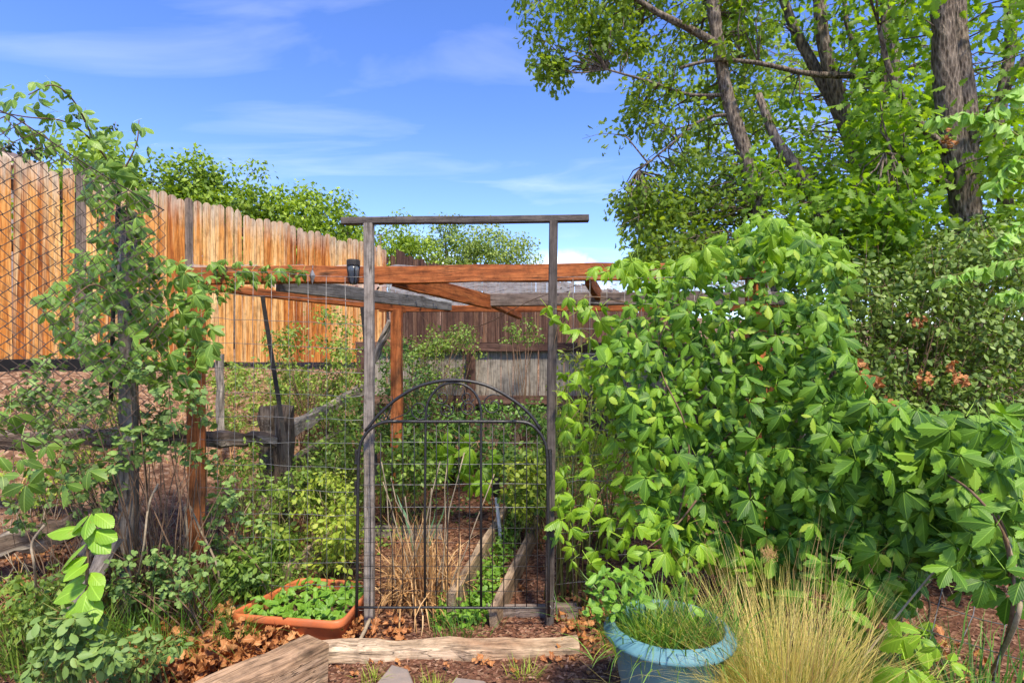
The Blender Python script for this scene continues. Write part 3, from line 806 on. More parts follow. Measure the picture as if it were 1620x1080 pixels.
for k_ in range(4):
    a = k_ * math.pi / 2 + 0.5
    tube('rib', [cL + Vector((math.cos(a) * r_, math.sin(a) * r_, z)) for r_, z in ((0.014, 0), (0.023, 0.02), (0.033, 0.075), (0.036, 0.106))], 0.003, M['darkmetal'], ln, sides=4)

pd = thing('drop_pendant', 'small pale metal drop pendant hanging on the pergola beam', 'pendant', P(491, 435, 3.27))
cD = P(494, 446, 3.27)
obj('drop', mesh('drop', *lathe([(0.002, -0.012), (0.005, 0.0), (0.018, 0.035), (0.012, 0.05), (0.003, 0.07)], cD, 4), M['wire']), pd)
tube('hook', [cD + Vector((0, 0, 0.068)), cD + Vector((0.004, 0, 0.085)), cD + Vector((-0.004, 0.02, 0.098))], 0.002, M['wire'], pd, sides=4)

# ------------------------------------------------------------------ garden gate and its wooden frame
YG = 2.95
gp = thing('gate_frame', 'weathered grey wooden gate frame of two thin posts and a top bar', 'gate frame', (0, 3.03, 0))
beam('post', (P(585, 990, 3.03).x, 3.03, -0.03), (P(584, 350, 3.03).x, 3.03, P(0, 352, 3.03).z), 0.050, 0.042, M['weathered'], gp, seg=8, rough=0.001)
beam('post', (P(869, 990, 3.03).x, 3.03, -0.03), (P(875, 350, 3.03).x, 3.03, P(0, 350, 3.03).z), 0.044, 0.042, M['dark_bar'], gp, seg=8, rough=0.001)
beam('top_bar', P(541, 350, 3.03), P(931, 346, 3.03), 0.045, 0.036, M['dark_bar'], gp, seg=6, rough=0.0007)

gt = thing('garden_gate', 'black wrought iron arched garden gate with scrolls and wire bars', 'gate', P(718, 960, YG))
def G(x, y, dy=0.0): return P(x, y, YG) + Vector((0, dy, 0))
rF = 0.0085
tube('stile', [G(564, 975), G(565, 900), G(566, 800), G(567, 725)] + spline([G(567, 725), G(571, 700), G(584, 680), G(605, 668), G(630, 666)], 12)[1:], rF, M['iron'], gt, 8)
tube('stile', [G(868, 975), G(868, 900), G(867, 800), G(866, 725)] + spline([G(866, 725), G(863, 702), G(852, 682), G(835, 669), G(810, 666)], 12)[1:], rF, M['iron'], gt, 8)
tube('top_rail', wobble(G(618, 666.6), G(822, 666.6), 6, 0.0003), rF * 0.95, M['iron'], gt, 8)
tube('bottom_rail', wobble(G(563, 960), G(870, 961), 8, 0.0005), rF * 0.8, M['iron'], gt, 8)
tube('arch', spline([G(578, 682), G(600, 655), G(630, 629), G(668, 609), G(716, 601), G(765, 608), G(808, 630), G(838, 655), G(856, 680)], 30), rF, M['iron'], gt, 8)
tube('inner_arch', [G(672, 960, .004), G(672, 800, .004), G(673, 690, .004)] + spline([G(673, 690, .004), G(674, 650, .004), G(681, 628, .004), G(696, 611, .004), G(717, 605, .004), G(739, 611, .004), G(754, 626, .004), G(761, 650, .004), G(761, 690, .004)], 24)[1:] + [G(761, 800, .004), G(761, 960, .004)], rF * 0.78, M['iron'], gt, 8)
for x in (585, 602, 620, 637, 655, 690, 708, 726, 743, 779, 797, 815, 833, 850):
    y0 = 668 if 604 < x < 834 else 684
    tube('bar', wobble(G(x, y0, .006), G(x, 960, .006), 4, 0.0006), 0.0026, M['iron'], gt, 5)
for y in (701, 734, 768, 802, 836, 858, 878, 897, 916, 936):
    tube('cross_wire', wobble(G(568, y + random.uniform(-2, 2), .012), G(866, y + random.uniform(-2, 2), .012), 5, 0.0012), 0.0014, M['wire'] if y < 830 else M['iron'], gt, 4)
def spiral(cx, cy, r0, r1, turns, a0, sgn=1, n=34):
    return [G(cx + (r0 + (r1 - r0) * (i / n)) * math.cos(a0 + sgn * turns * 2 * math.pi * i / n), cy + (r0 + (r1 - r0) * (i / n)) * math.sin(a0 + sgn * turns * 2 * math.pi * i / n), .003) for i in range(n + 1)]
for args in ((741, 645, 4, 13, 1.8, 0.0, 1), (739, 628, 3, 11, 1.2, 1.5, -1), (706, 648, 3, 12, 1.6, 3.1, -1), (699, 628, 3, 11, 1.2, 1.2, 1), (664, 648, 3, 17, 1.4, 3.0, -1), (780, 641, 4, 18, 1.3, 3.4, 1), (606, 658, 2, 9, 1.5, 3.1, -1), (833, 658, 2, 9, 1.5, 0.0, 1)):
    tube('scroll', spiral(*args), 0.0036, M['iron'], gt, 5)
for x0, y0, x1, y1 in ((645, 652, 618, 664), (620, 640, 612, 662), (812, 632, 826, 664)):
    tube('scroll_stay', spline([G(x0, y0 - 12, .003), G(x0, y0, .003), G(x1, y1, .003)], 8), 0.0028, M['iron'], gt, 5)
for y in (712, 762):
    beam('hinge', G(563, y, .02), G(563, y + 22, .02), 0.022, 0.03, M['iron'], gt, seg=2)
beam('hinge', G(871, 712, .03), G(871, 760, .03), 0.02, 0.03, M['iron'], gt, seg=2)
tube('wire_tie', spline([G(869, 955, .0), G(874, 962, -.01), G(880, 958, .03), G(877, 950, .06)], 8), 0.0022, M['wire'], gt, 4)

# timbers on the ground
beam('sill_timber', (-0.93, 2.745, 0.010), (0.32, 2.76, 0.012), 0.115, 0.075, M['sill'], None, seg=14, ch=0.008, rough=0.004, label='pale weathered landscape timber lying as sill before the gate', cat='timber')
beam('threshold_board', (-0.14, 3.12, 0.03), (0.36, 3.13, 0.035), 0.05, 0.09, M['greybrown'], None, seg=5, rough=0.003, label='grey threshold board just behind the gate at right', cat='board')
A0, A1 = Vector((-0.843, 2.470, 0.115)), Vector((-1.235, 1.915, 0.115))
beam('corner_timber', A0, A1, 0.160, 0.19, M['timber'], None, seg=8, ch=0.007, rough=0.004, label='thick square cut timber with mossy edge at the bottom left corner', cat='timber')
def bed(name, x0, y0, z0, x1, y1, z1, lab, w=0.045, h=0.13, mt='plank'):
    Y0 = (EYE - z0) * FPX / (y0 - HY); Y1 = (EYE - z1) * FPX / (y1 - HY)
    beam(name, P(x0, y0, Y0) - Vector((0, 0, h / 2)), P(x1, y1, Y1) - Vector((0, 0, h / 2)), w, h, M[mt], None, seg=8, rough=0.004, label=lab, cat='plank')
bed('bed_plank', 780, 958, 0.13, 866, 788, 0.26, 'right plank of the narrow raised bed behind the gate')
bed('bed_plank', 714, 940, 0.14, 800, 798, 0.27, 'left plank of the narrow raised bed behind the gate', h=0.17)
bed('bed_plank', 452, 893, 0.16, 566, 806, 0.30, 'thin weathered edging plank slanting behind the orange planter', w=0.035)
bed('bed_plank', 560, 832, 0.20, 700, 830, 0.20, 'half buried grey plank across the bed behind the straw', w=0.04, h=0.10, mt='weathered')

# welded wire panels
def wire_panel(name, lab, c00, c10, c01, c11, nx, ny, rad=0.0013, mat='wire', sag=0.006):
    c00, c10, c01, c11 = map(Vector, (c00, c10, c01, c11)); t = thing(name, lab, 'wire fence', c00)
    def q(u, v): return c00.lerp(c10, u).lerp(c01.lerp(c11, u), v)
    for i in range(nx + 1):
        u = i / nx; tube('upright_wire', [q(u, v / 6) + Vector((random.gauss(0, sag) * .4, random.gauss(0, sag), 0)) for v in range(7)], rad, M[mat], t, 4)
    for j in range(ny + 1):
        v = j / ny; tube('cross_wire', [q(u / 10, v) + Vector((0, random.gauss(0, sag), random.gauss(0, sag) * .6)) for u in range(11)], rad * 1.1, M[mat], t, 4)
    return t
wire_panel('welded_wire_fence', 'thin welded wire mesh between the left pergola post and the gate', P(318, 965, 3.27), P(577, 965, 3.07), P(318, 425, 3.27), P(577, 440, 3.07), 9, 14)
wire_panel('welded_wire_fence', 'thin welded wire mesh right of the gate behind the creeper', P(880, 965, 3.09), P(1270, 925, 2.95), P(880, 440, 3.09), P(1270, 440, 2.95), 14, 13)
wire_panel('welded_wire_fence', 'leaning welded wire mesh at lower right under the creeper', P(1262, 985, 2.92), P(1700, 1120, 1.95), P(1330, 720, 3.0), P(1760, 850, 2.1), 9, 6, 0.0022)
wire_panel('welded_wire_fence', 'dark sagging wire mesh on the split rail at far left', P(-60, 870, 2.75), P(150, 860, 2.95), P(-60, 640, 2.8), P(150, 650, 3.0), 8, 7, 0.0015, 'rustwire', 0.012)

# ------------------------------------------------------------------ chain link at the left
def chain_link():
    t = thing('chain_link_fence', 'rusty chain link fence panel sagging along the left edge', 'fence', (-1.9, 2.0, 0.9))
    a, b = Vector((-1.98, 1.90, 0)), Vector((-1.70, 2.78, 0)); n = 30; pitch = (b - a).length / n
    d = (b - a).normalized(); per = Vector((d.y, -d.x, 0)); hz = 0.030
    def top(u): return 2.36 - 0.04 * math.sin(u * 3) - 0.32 * max(0, u - 0.30) ** 1.1
    for i in range(n):
        u = i / n; pts = []; z1, z0 = top(u), 1.02 + 0.15 * u
        k = int((z1 - z0) / hz)
        for j in range(k + 1):
            s = (0.5 if (j + i) % 2 else -0.5); z = z1 - j * hz
            warp = 0.02 * math.sin(z * 5 + u * 6) + 0.012 * math.sin(z * 11 + u * 17)
            p = a + d * (pitch * (i + 0.5 + s * 1.04)) + per * (warp + (0.004 if (j + i) % 2 else -0.004)) + Vector((0, 0, z + 0.01 * math.sin(u * 20 + z * 3) - 0.10 * u * (z1 - z) * 0.3))
            pts.append(p)
        if len(pts) > 2: tube('wire_strand', pts, 0.0024, M['rustwire'], t, 4)
    tube('tension_wire', [a + d * (pitch * n * u / 10) + Vector((0, 0, top(u / 10) + 0.01)) for u in range(11)], 0.0028, M['rustwire'], t, 5)
    return t


chain_link()
beam('wood_stake', (P(205, 335, 2.95).x, 2.95, 0.0), (P(202, 335, 2.95).x, 2.95, P(0, 335, 2.95).z), 0.066, 0.06, M['weathered'], None, seg=6, rough=0.003, label='grey square wooden stake standing in the left vine', cat='stake')
tube('steel_stake', [P(175, 640, 2.85), P(180, 450, 2.85), P(187, 330, 2.84), P(190, 280, 2.83)], 0.010, M['darkmetal'], None, 7, label='thin dark steel stake leaning in the vine by the chain link', cat='stake')


def tpost(x0, y0, Y0, x1, y1, Y1, lab):
    p0, p1 = P(x0, y0, Y0), P(x1, y1, Y1); t = thing('steel_fence_post', lab, 'post', p0)
    beam('flange', p0, p1, 0.028, 0.005, M['darkmetal'], t, seg=6, ch=0.001, rough=0.001)
    beam('web', p0 + Vector((0, 0.016, 0)), p1 + Vector((0, 0.016, 0)), 0.005, 0.026, M['darkmetal'], t, seg=6, ch=0.001, rough=0.0005)


tpost(467, 800, 3.75, 415, 468, 3.75, 'dark steel fence post leaning left beside the split rail post')
tpost(597, 760, 4.4, 573, 485, 4.4, 'dark steel fence post close behind the left gate post')

# split rail fence
sp_ = thing('split_rail_post', 'dark split rail post made of two rough halves', 'post', P(437, 800, 4.15))
def rough_post(par, x, y0, y1, Y, w, d):
    a_, b_ = P(x, y0, Y), P(x + random.uniform(-4, 4), y1, Y); beam('post_half', a_, b_, w, d, M['rail'], par, seg=9, ch=0.02, rough=0.006)
rough_post(sp_, 424, 820, 642, 4.22, 0.12, 0.10); rough_post(sp_, 448, 815, 641, 4.12, 0.115, 0.11)
def rail(p0, p1, w, h, lab, mt='rail', rough=0.008, seg=12):
    beam('split_rail', p0, p1, w, h, M[mt], None, seg=seg, ch=0.018, rough=rough, label=lab, cat='rail')
rail(P(-60, 700, 3.30), P(212, 690, 3.45), 0.09, 0.105, 'upper dark split rail running from the left edge into the vine')
rail(P(215, 692, 3.50), P(432, 696, 4.10), 0.08, 0.09, 'upper split rail between the red post and the split post')
rail(P(-60, 880, 2.95), P(172, 815, 3.30), 0.10, 0.125, 'lower dark split rail sagging at the left edge')
rail(P(460, 680, 4.25), P(582, 612, 5.9), 0.06, 0.12, 'upper pale split rail receding behind the split post', 'palerail', 0.005)
rail(P(462, 735, 4.30), P(600, 645, 5.9), 0.06, 0.10, 'lower brown split rail receding behind the split post', 'rail', 0.006)
rail(P(585, 590, 5.1), P(617, 508, 5.0), 0.055, 0.06, 'pale peeling log leaning on the back pergola post', 'palerail', 0.006, 6)
rail(P(350, 690, 4.6), P(346, 560, 4.6), 0.06, 0.05, 'short pale stake upright in weeds under the fence', 'palerail', 0.004, 5)
rail(P(95, 1010, 2.55), P(180, 850, 2.8), 0.085, 0.06, 'grey board leaning low behind the bright seedling', 'weathered', 0.004, 6)
rail(P(135, 880, 2.85), P(212, 700, 3.1), 0.085, 0.05, 'grey board leaning against the upper left rail', 'weathered', 0.004, 6)
rail(P(1270, 920, 2.98), P(1266, 640, 3.02), 0.05, 0.05, 'thin brown wooden stake under the creeper beside the straw grass', 'sill', 0.003, 6)

# ------------------------------------------------------------------ planters
def orange_planter():
    t = thing('orange_planter', 'wide orange plastic planter with rolled rim left of the gate', 'planter', (-1.1, 3.1, 0))
    C4 = [Vector((-1.47, 2.93, 0)), Vector((-0.845, 2.83, 0)), Vector((-0.80, 3.36, 0)), Vector((-1.28, 3.44, 0))]
    c = sum(C4, Vector()) / 4
    def loop(k, z, rad=0.07, n=6):
        q = [c + (p - c) * k for p in C4]; out = []
        for i in range(4):
            p, a_, b_ = q[i], (q[i - 1] - q[i]).normalized(), (q[(i + 1) % 4] - q[i]).normalized()
            for j in range(n + 1):
                s = j / n; A_, B_ = p + a_ * rad, p + b_ * rad
                out.append((1 - s) ** 2 * A_ + 2 * s * (1 - s) * p + s * s * B_ + Vector((0, 0, z)))
        return out
    prof = [(0.86, -0.02), (0.88, 0.0), (0.955, 0.115), (0.99, 0.118), (1.0, 0.128), (1.0, 0.148), (0.985, 0.158), (0.95, 0.158), (0.935, 0.148), (0.93, 0.12), (0.88, 0.03)]
    prof = [(k_, z - 0.045) for k_, z in prof]
    v, f = [], []; L = [loop(k_, z) for k_, z in prof]; n = len(L[0])
    for l in L: v += l
    for i in range(len(L) - 1):
        for j in range(n): f.append((i * n + j, i * n + (j + 1) % n, (i + 1) * n + (j + 1) % n, (i + 1) * n + j))
    obj('tub', mesh('tub', v, f, M['terracotta'], smooth=True), t)
    s = loop(0.92, 0.06); obj('soil', mesh('soil', s + [c + Vector((0, 0, 0.075))], [(i, (i + 1) % n, n) for i in range(n)], M['soil'], smooth=True), t)
    return C4, c


OC4, OCc = orange_planter()


def blue_pot():
    c = Vector((0.605, 2.20, 0)); t = thing('blue_flowerpot', 'round blue plastic flowerpot with cracked flared rim', 'flowerpot', c)
    prof = [(0.165, 0.0), (0.17, 0.005), (0.185, 0.14), (0.19, 0.145), (0.208, 0.285), (0.212, 0.29), (0.215, 0.296)]
    prof = [(r_, z + 0.05 * min(1, z / 0.1)) for r_, z in prof]
    v, f = lathe(prof, c, 48); obj('pot_body', mesh('pot_body', v, f[:-1], M['bluepot'], smooth=True), t)
    rim = [(0.213, 0.296), (0.238, 0.303), (0.246, 0.306), (0.249, 0.314), (0.246, 0.322), (0.230, 0.341), (0.214, 0.352), (0.206, 0.349), (0.200, 0.30), (0.185, 0.16)]
    rim = [(r_, z + 0.05) for r_, z in rim]
    n = 64; v, f = lathe(rim, c, n); v = [Vector(p) for p in v]; gaps = (44, 52)
    q = f[:-2]; keep = [fc for i, fc in enumerate(q) if not ((i % n) in gaps and (i // n) < 6)]
    # the cracks: slits where the rim has split, edges a little apart
    obj('pot_rim', mesh('pot_rim', v, keep, M['bluepot'], smooth=True), t)
    # slit filled back to a hair line
    for g_ in gaps:
        vv, ff = [], []
        for i in range(7):
            r_, z = rim[i]
            for s in (0.22 if i < 4 else 0.08, 1.0):
                a = 2 * math.pi * (g_ + s) / n; vv.append((c.x + r_ * math.cos(a), c.y + r_ * math.sin(a), c.z + z - 0.003))
        for i in range(6): ff.append((2 * i, 2 * i + 1, 2 * i + 3, 2 * i + 2))
        obj('rim_splinter', mesh('rim_splinter', vv, ff, M['bluepot']), t)
    k_ = 40; sv = [c + Vector((0.197 * math.cos(2 * math.pi * i / k_), 0.197 * math.sin(2 * math.pi * i / k_), 0.325)) for i in range(k_)]
    obj('soil', mesh('soil', sv + [c + Vector((0, 0, 0.342))], [(i, (i + 1) % k_, k_) for i in range(k_)], M['soil'], smooth=True), t)
    return c


POT = blue_pot()

sk = thing('stake_light', 'garden stake light with black head and white tube in the bed', 'light', PG(788, 842))
q0 = P(791, 842, 4.1); q1 = P(785, 783, 4.1)
tube('tube', [q0 - Vector((0, 0, .15)), q0, q1], 0.014, M['whitetube'], sk, 10)
obj('head', mesh('head', *lathe([(0.016, -0.01), (0.020, 0.0), (0.026, 0.09), (0.031, 0.095), (0.031, 0.12), (0.024, 0.128)], q1), M['blackplastic']), sk)

# stones
def slab(name, pts, zt, th, mat, lab):
    n = len(pts); v = []
    for (k_, z) in ((1.04, zt - th), (1.02, zt - 0.008), (0.95, zt)):
        cx_ = sum(p[0] for p in pts) / n; cy_ = sum(p[1] for p in pts) / n
        v += [(cx_ + (p[0] - cx_) * k_, cy_ + (p[1] - cy_) * k_, z + random.gauss(0, 0.002)) for p in pts]
    f = [(r_ * n + i, r_ * n + (i + 1) % n, (r_ + 1) * n + (i + 1) % n, (r_ + 1) * n + i) for r_ in range(2) for i in range(n)] + [tuple(2 * n + i for i in range(n))]
    obj(name, mesh(name, v, f, mat), None, label=lab, cat='stone')


slab('flagstone', [(P(x, y, Y).x, Y) for x, y, Y in ((620, 0, 2.62), (645, 0, 2.58), (662, 0, 2.36), (655, 0, 2.1), (575, 0, 2.1), (588, 0, 2.42))], 0.022, 0.06, M['stone'], 'flat grey brown flagstone at the bottom edge before the gate')
slab('flagstone', [(P(x, y, Y).x, Y) for x, y, Y in ((720, 0, 2.52), (765, 0, 2.50), (790, 0, 2.40), (700, 0, 2.40))], 0.012, 0.05, M['stone'], 'small flat stone half buried before the gate')
slab('pale_stone', [(P(x, y, Y).x, Y) for x, y, Y in ((20, 0, 2.30), (60, 0, 2.36), (78, 0, 2.25), (60, 0, 2.0), (0, 0, 2.0))], 0.10, 0.16, M['palestone'], 'pale rounded stone at the bottom left corner')

# ------------------------------------------------------------------ trees
def clump(centers, rad, per, size, up=0.6, flat=0.75):
    "leaf matrices spread through uneven clumps"
    c = np.asarray(centers, float); rad = np.broadcast_to(rad, (len(c),)); k = np.maximum(3, rng.poisson(per, len(c)))
    i = np.repeat(np.arange(len(c)), k); n = len(i)
    o = norm(rng.normal(size=(n, 3))) * (rng.random(n) ** 0.45)[:, None] * rad[i][:, None]; o[:, 2] *= flat
    pos = c[i] + o
    nrm = norm(rnd_dir(n) * 0.9 + norm(o) * 0.5 + np.array([0, -0.1, up]))
    tip = norm(norm(o) * 0.7 + rnd_dir(n) * 0.7 + np.array([0, 0, -0.45]))
    return mats(pos, nrm, tip, rng.uniform(0.65, 1.2, n) * size)


def twigs(parent, centers, spine, r0=0.012, mat='bark', name='twigs', sub=0):
    sp = np.array([tuple(p) for p in spine]); mb = Multi()
    for c in np.asarray(centers):
        d = np.linalg.norm(sp - c, axis=1) + np.maximum(0, sp[:, 2] - c[2]) * 0.8
        s = sp[np.argmin(d)]; L = np.linalg.norm(c - s)
        if L < 0.05: continue
        m1 = s * 0.5 + c * 0.5 + rng.normal(size=3) * L * 0.08 + np.array([0, 0, 0.06 * L])
        m2 = s * 0.2 + c * 0.8 + rng.normal(size=3) * L * 0.05
        mb.tube([s, m1, m2, c], [r0 * (0.6 + 0.5 * L), r0 * 0.7, r0 * 0.45, r0 * 0.25], 4)
        for _ in range(sub):
            e = c + rng.normal(size=3) * 0.09; mb.tube([m2, (m2 + e) / 2 + rng.normal(size=3) * 0.02, e], [r0 * 0.4, r0 * 0.3, r0 * 0.15], 3)
    if mb.v: mb.build(name, M[mat], parent, kind='stuff')


def limb(parent, pts, r0, r1, name='limb', n=14, sides=9):
    q = spline(pts, n); rad = np.linspace(r0, r1, len(q)) * (1 + rng.normal(size=len(q)) * 0.04)
    tube(name, q, rad, M['bark'], parent, sides); return q


def base_of(p, lean=0.0):
    z = terr(p.x, p.y); return Vector((p.x + lean, p.y, z - 0.1))


def oak(name, label, trunks, limbs, regions, mat, leaf, per, nparts, group='scrub oaks on the right', tpl='oak', rad=0.26, clear=None):
    b = Vector(trunks[0][0][0]); root = thing(name, label, 'tree', (b.x, b.y, terr(b.x, b.y)), group); spine = []
    for pts, r0, r1 in trunks: spine += limb(root, pts, r0, r1, 'trunk', 18, 12)
    for pts, r0, r1 in limbs: spine += limb(root, pts, r0, r1, 'limb', 10, 7)
    cs = []
    for poly, n, Y0, Y1 in regions:
        p2 = sample_poly(poly, n); Yc = rng.uniform(Y0, Y1, n)
        if clear: Yc = np.where((p2[:, 0] > clear[0]) & (p2[:, 0] < clear[1]) & (Yc < clear[2]), Yc + 1.0, Yc)
        cs.append(unproj(p2, Yc))
    cs = np.concatenate(cs); twigs(root, cs, spine, 0.009, sub=1)
    A = clump(cs, rng.uniform(0.6, 1.25, len(cs)) * rad, per, leaf)
    scatter(root, tpl, A, M[mat], nparts, mass='crown')
    return root


pA = P(1525, 575, 4.6); bA = base_of(pA)
oak('scrub_oak', 'thick trunked oak with forked rough bark near the right edge',
    [([bA, P(1532, 450, 4.6), P(1528, 330, 4.6), P(1515, 260, 4.6), P(1498, 140, 4.6), P(1490, 0, 4.55), P(1480, -200, 4.5)], 0.125, 0.07),
     ([P(1522, 300, 4.62), P(1532, 200, 4.65), P(1520, 90, 4.7), P(1515, -20, 4.75), P(1530, -200, 4.8)], 0.085, 0.055)],
    [([P(1500, 240, 4.58), P(1450, 190, 4.5), P(1410, 120, 4.4), P(1390, 40, 4.3)], 0.035, 0.015),
     ([P(1525, 230, 4.6), P(1580, 160, 4.4), P(1640, 60, 4.2)], 0.04, 0.02),
     ([P(1510, 300, 4.6), P(1450, 260, 4.3), P(1400, 240, 4.0)], 0.03, 0.012),
     ([P(1592, 330, 5.2), P(1580, 200, 5.2), P(1600, 60, 5.3), P(1590, -100, 5.3)], 0.06, 0.04)],
    [([(1370, -120), (1640, -120), (1680, 60), (1660, 200), (1600, 380), (1545, 250), (1490, 200), (1470, 60), (1380, 120)], 60, 3.9, 5.2),
     ([(1360, 120), (1480, 150), (1500, 260), (1490, 360), (1400, 420), (1340, 330)], 44, 3.9, 4.5),
     ([(1540, 260), (1640, 200), (1680, 420), (1560, 430)], 18, 4.2, 5.0)], 'oak', 0.088, 46, 300, rad=0.27, clear=(1455, 1545, 4.95))

pB = P(1400, 575, 5.4)
oak('scrub_oak', 'leaning twin stemmed oak in the middle of the right thicket',
    [([base_of(pB), P(1395, 450, 5.4), P(1372, 330, 5.4), P(1352, 240, 5.4), P(1325, 150, 5.4), P(1303, 70, 5.4), P(1296, -10, 5.4), P(1290, -200, 5.4)], 0.082, 0.05),
     ([P(1350, 230, 5.42), P(1322, 170, 5.5), P(1285, 100, 5.55), P(1250, 30, 5.6), P(1215, -80, 5.6)], 0.062, 0.04)],
    [([P(1352, 120, 5.2), P(1280, 117, 5.1), P(1200, 100, 5.0), P(1130, 95, 4.9), P(1075, 108, 4.9)], 0.028, 0.012),
     ([P(1405, 300, 5.3), P(1395, 200, 5.3), P(1400, 80, 5.3), P(1395, -60, 5.3)], 0.045, 0.03),
     ([P(1345, 210, 5.4), P(1370, 120, 5.5), P(1340, 40, 5.5), P(1335, -60, 5.5)], 0.03, 0.02)],
    [([(1180, -120), (1420, -120), (1420, 60), (1330, 40), (1220, 60), (1150, 30)], 34, 4.8, 6.0),
     ([(1330, 60), (1430, 60), (1440, 400), (1330, 430), (1280, 330), (1370, 260)], 44, 4.8, 6.0),
     ([(1150, 100), (1260, 120), (1330, 260), (1260, 300), (1190, 200)], 16, 5.0, 6.2)], 'oak', 0.070, 46, 150, rad=0.25)

pC = P(1225, 575, 5.0)
oak('scrub_oak', 'slender leaning oak hanging fine foliage over the pergola sky',
    [([base_of(pC), P(1218, 420, 5.0), P(1200, 330, 5.0), P(1178, 240, 5.0), P(1150, 150, 5.0), P(1135, 60, 5.0), P(1120, -40, 5.0), P(1090, -200, 5.0)], 0.07, 0.045)],
    [([P(1135, 70, 5.0), P(1090, 45, 5.0), P(1040, 20, 5.0), P(990, -10, 5.0), P(900, -40, 5.0)], 0.038, 0.015),
     ([P(1160, 180, 5.0), P(1110, 190, 5.0), P(1060, 230, 5.0), P(1010, 270, 5.0)], 0.016, 0.007),
     ([P(1150, 150, 5.0), P(1090, 150, 5.0), P(1030, 130, 5.0), P(960, 110, 5.0)], 0.018, 0.008)],
    [([(960, -60), (1230, -60), (1200, 120), (1235, 330), (1190, 350), (1130, 330), (1020, 390), (990, 330), (1010, 250), (965, 225), (960, 120), (935, 100)], 185, 4.8, 6.3),
     ([(825, -60), (1000, -60), (985, 60), (945, 115), (905, 80), (885, 125), (862, 95), (835, 70)], 44, 4.9, 5.6),
     ([(835, 70), (880, 70), (885, 128), (862, 118)], 7, 5.1, 5.3),
     ([(985, 300), (1140, 290), (1150, 400), (1060, 425), (1005, 412)], 60, 4.8, 6.0),
     ([(1005, 360), (1110, 360), (1110, 425), (1015, 425)], 26, 4.6, 5.4)], 'oakfar', 0.060, 50, 60, rad=0.19)

pD = P(1330, 575, 4.7)
oak('scrub_oak', 'low crooked oak limb rising behind the creeper top',
    [([base_of(pD), P(1325, 430, 4.7), P(1305, 360, 4.7), P(1285, 305, 4.7), P(1255, 260, 4.75), P(1225, 215, 4.8), P(1200, 150, 4.9)], 0.075, 0.03)],
    [([P(1300, 345, 4.7), P(1265, 315, 4.7), P(1235, 290, 4.7), P(1210, 275, 4.7)], 0.026, 0.01),
     ([P(1292, 320, 4.7), P(1330, 335, 4.6), P(1352, 310, 4.5)], 0.02, 0.01)],
    [([(1190, 230), (1330, 260), (1430, 330), (1440, 440), (1300, 430), (1210, 370)], 64, 4.0, 5.2)], 'oak', 0.065, 40, 150, rad=0.22)

pE = P(1460, 575, 8.0)
oak('scrub_oak', 'pale leafy oak filling the far gaps of the thicket',
    [([base_of(pE), P(1440, 350, 8.0), P(1420, 150, 8.0), P(1400, -100, 8.0)], 0.10, 0.05)], [],
    [([(1040, 60), (1300, 40), (1640, 60), (1640, 420), (1250, 430), (1050, 360)], 150, 7.0, 9.5)], 'brush', 0.095, 36, 0, rad=0.42)


def brush_tree(label, x, top, Y, rx, depth, mat, leaf=0.10, nb=70, per=105, base_y=480, group='oakbrush beyond the picket fence'):
    c = P(x, top, Y); zt = c.z; zb = EYE - (base_y - HY) / FPX * Y; h = zt - zb
    root = thing('oakbrush_tree', label, 'tree', (c.x, Y, terr(c.x, Y)), group)
    mid = Vector((c.x, Y, zb + 0.2 * h)); spine = limb(root, [Vector((c.x + 0.1, Y, terr(c.x, Y) - 0.1)), mid, Vector((c.x - 0.1, Y, zb + 0.75 * h))], 0.07, 0.02, 'trunk', 10, 7)
    spine += limb(root, [mid, mid + Vector((rx * 0.5, 0.1, 0.4 * h))], 0.035, 0.012, 'limb', 6, 6)
    spine += limb(root, [mid, mid + Vector((-rx * 0.5, -0.1, 0.35 * h))], 0.035, 0.012, 'limb', 6, 6)
    u = norm(rng.normal(size=(nb, 3))) * (rng.random(nb) ** 0.33)[:, None]
    cs = np.stack([c.x + u[:, 0] * rx, Y + u[:, 1] * depth, zb + h * 0.5 + u[:, 2] * h * 0.48], -1)
    twigs(root, cs, spine, 0.008)
    scatter(root, 'small', clump(cs, rng.uniform(0.22, 0.5, nb), per, leaf), M[mat], 0, mass='crown')


for args in (
    ('bright oakbrush tree just behind the vine and chain link', 150, 215, 8.6, 0.75, 0.7, 'brush'),
    ('tallest dark topped oakbrush tree above the orange pickets', 275, 232, 10.5, 1.0, 0.8, 'brush'),
    ('rounded bright oakbrush tree above the middle of the orange fence', 365, 252, 11.0, 1.15, 0.8, 'brush'),
    ('broad oakbrush tree left of the wooden gate frame', 440, 276, 11.5, 1.1, 0.8, 'brush'),
    ('oakbrush tree sloping down to the orange fence end', 508, 300, 12.0, 1.05, 0.8, 'brush'),
    ('small spire shaped oakbrush tree poking up left of the gate bar', 546, 300, 12.6, 0.32, 0.4, 'oakfar', 0.08, 16, 70, 420),
    ('oakbrush tree seen through the gate frame at its left post', 608, 336, 13.0, 1.0, 0.8, 'brush', 0.09, 60, 100, 480),
    ('pale yellow green bush through the middle of the gate frame', 710, 346, 14.5, 1.3, 0.8, 'brush2', 0.09, 70, 100, 470),
    ('pale thin bush through the right half of the gate frame', 778, 352, 15.2, 1.2, 0.8, 'brush2', 0.085, 60, 80, 470),
    ('sparse low bush top just left of the right gate post', 822, 388, 15.6, 0.6, 0.6, 'brush2', 0.07, 18, 45, 470),
): brush_tree(*args)

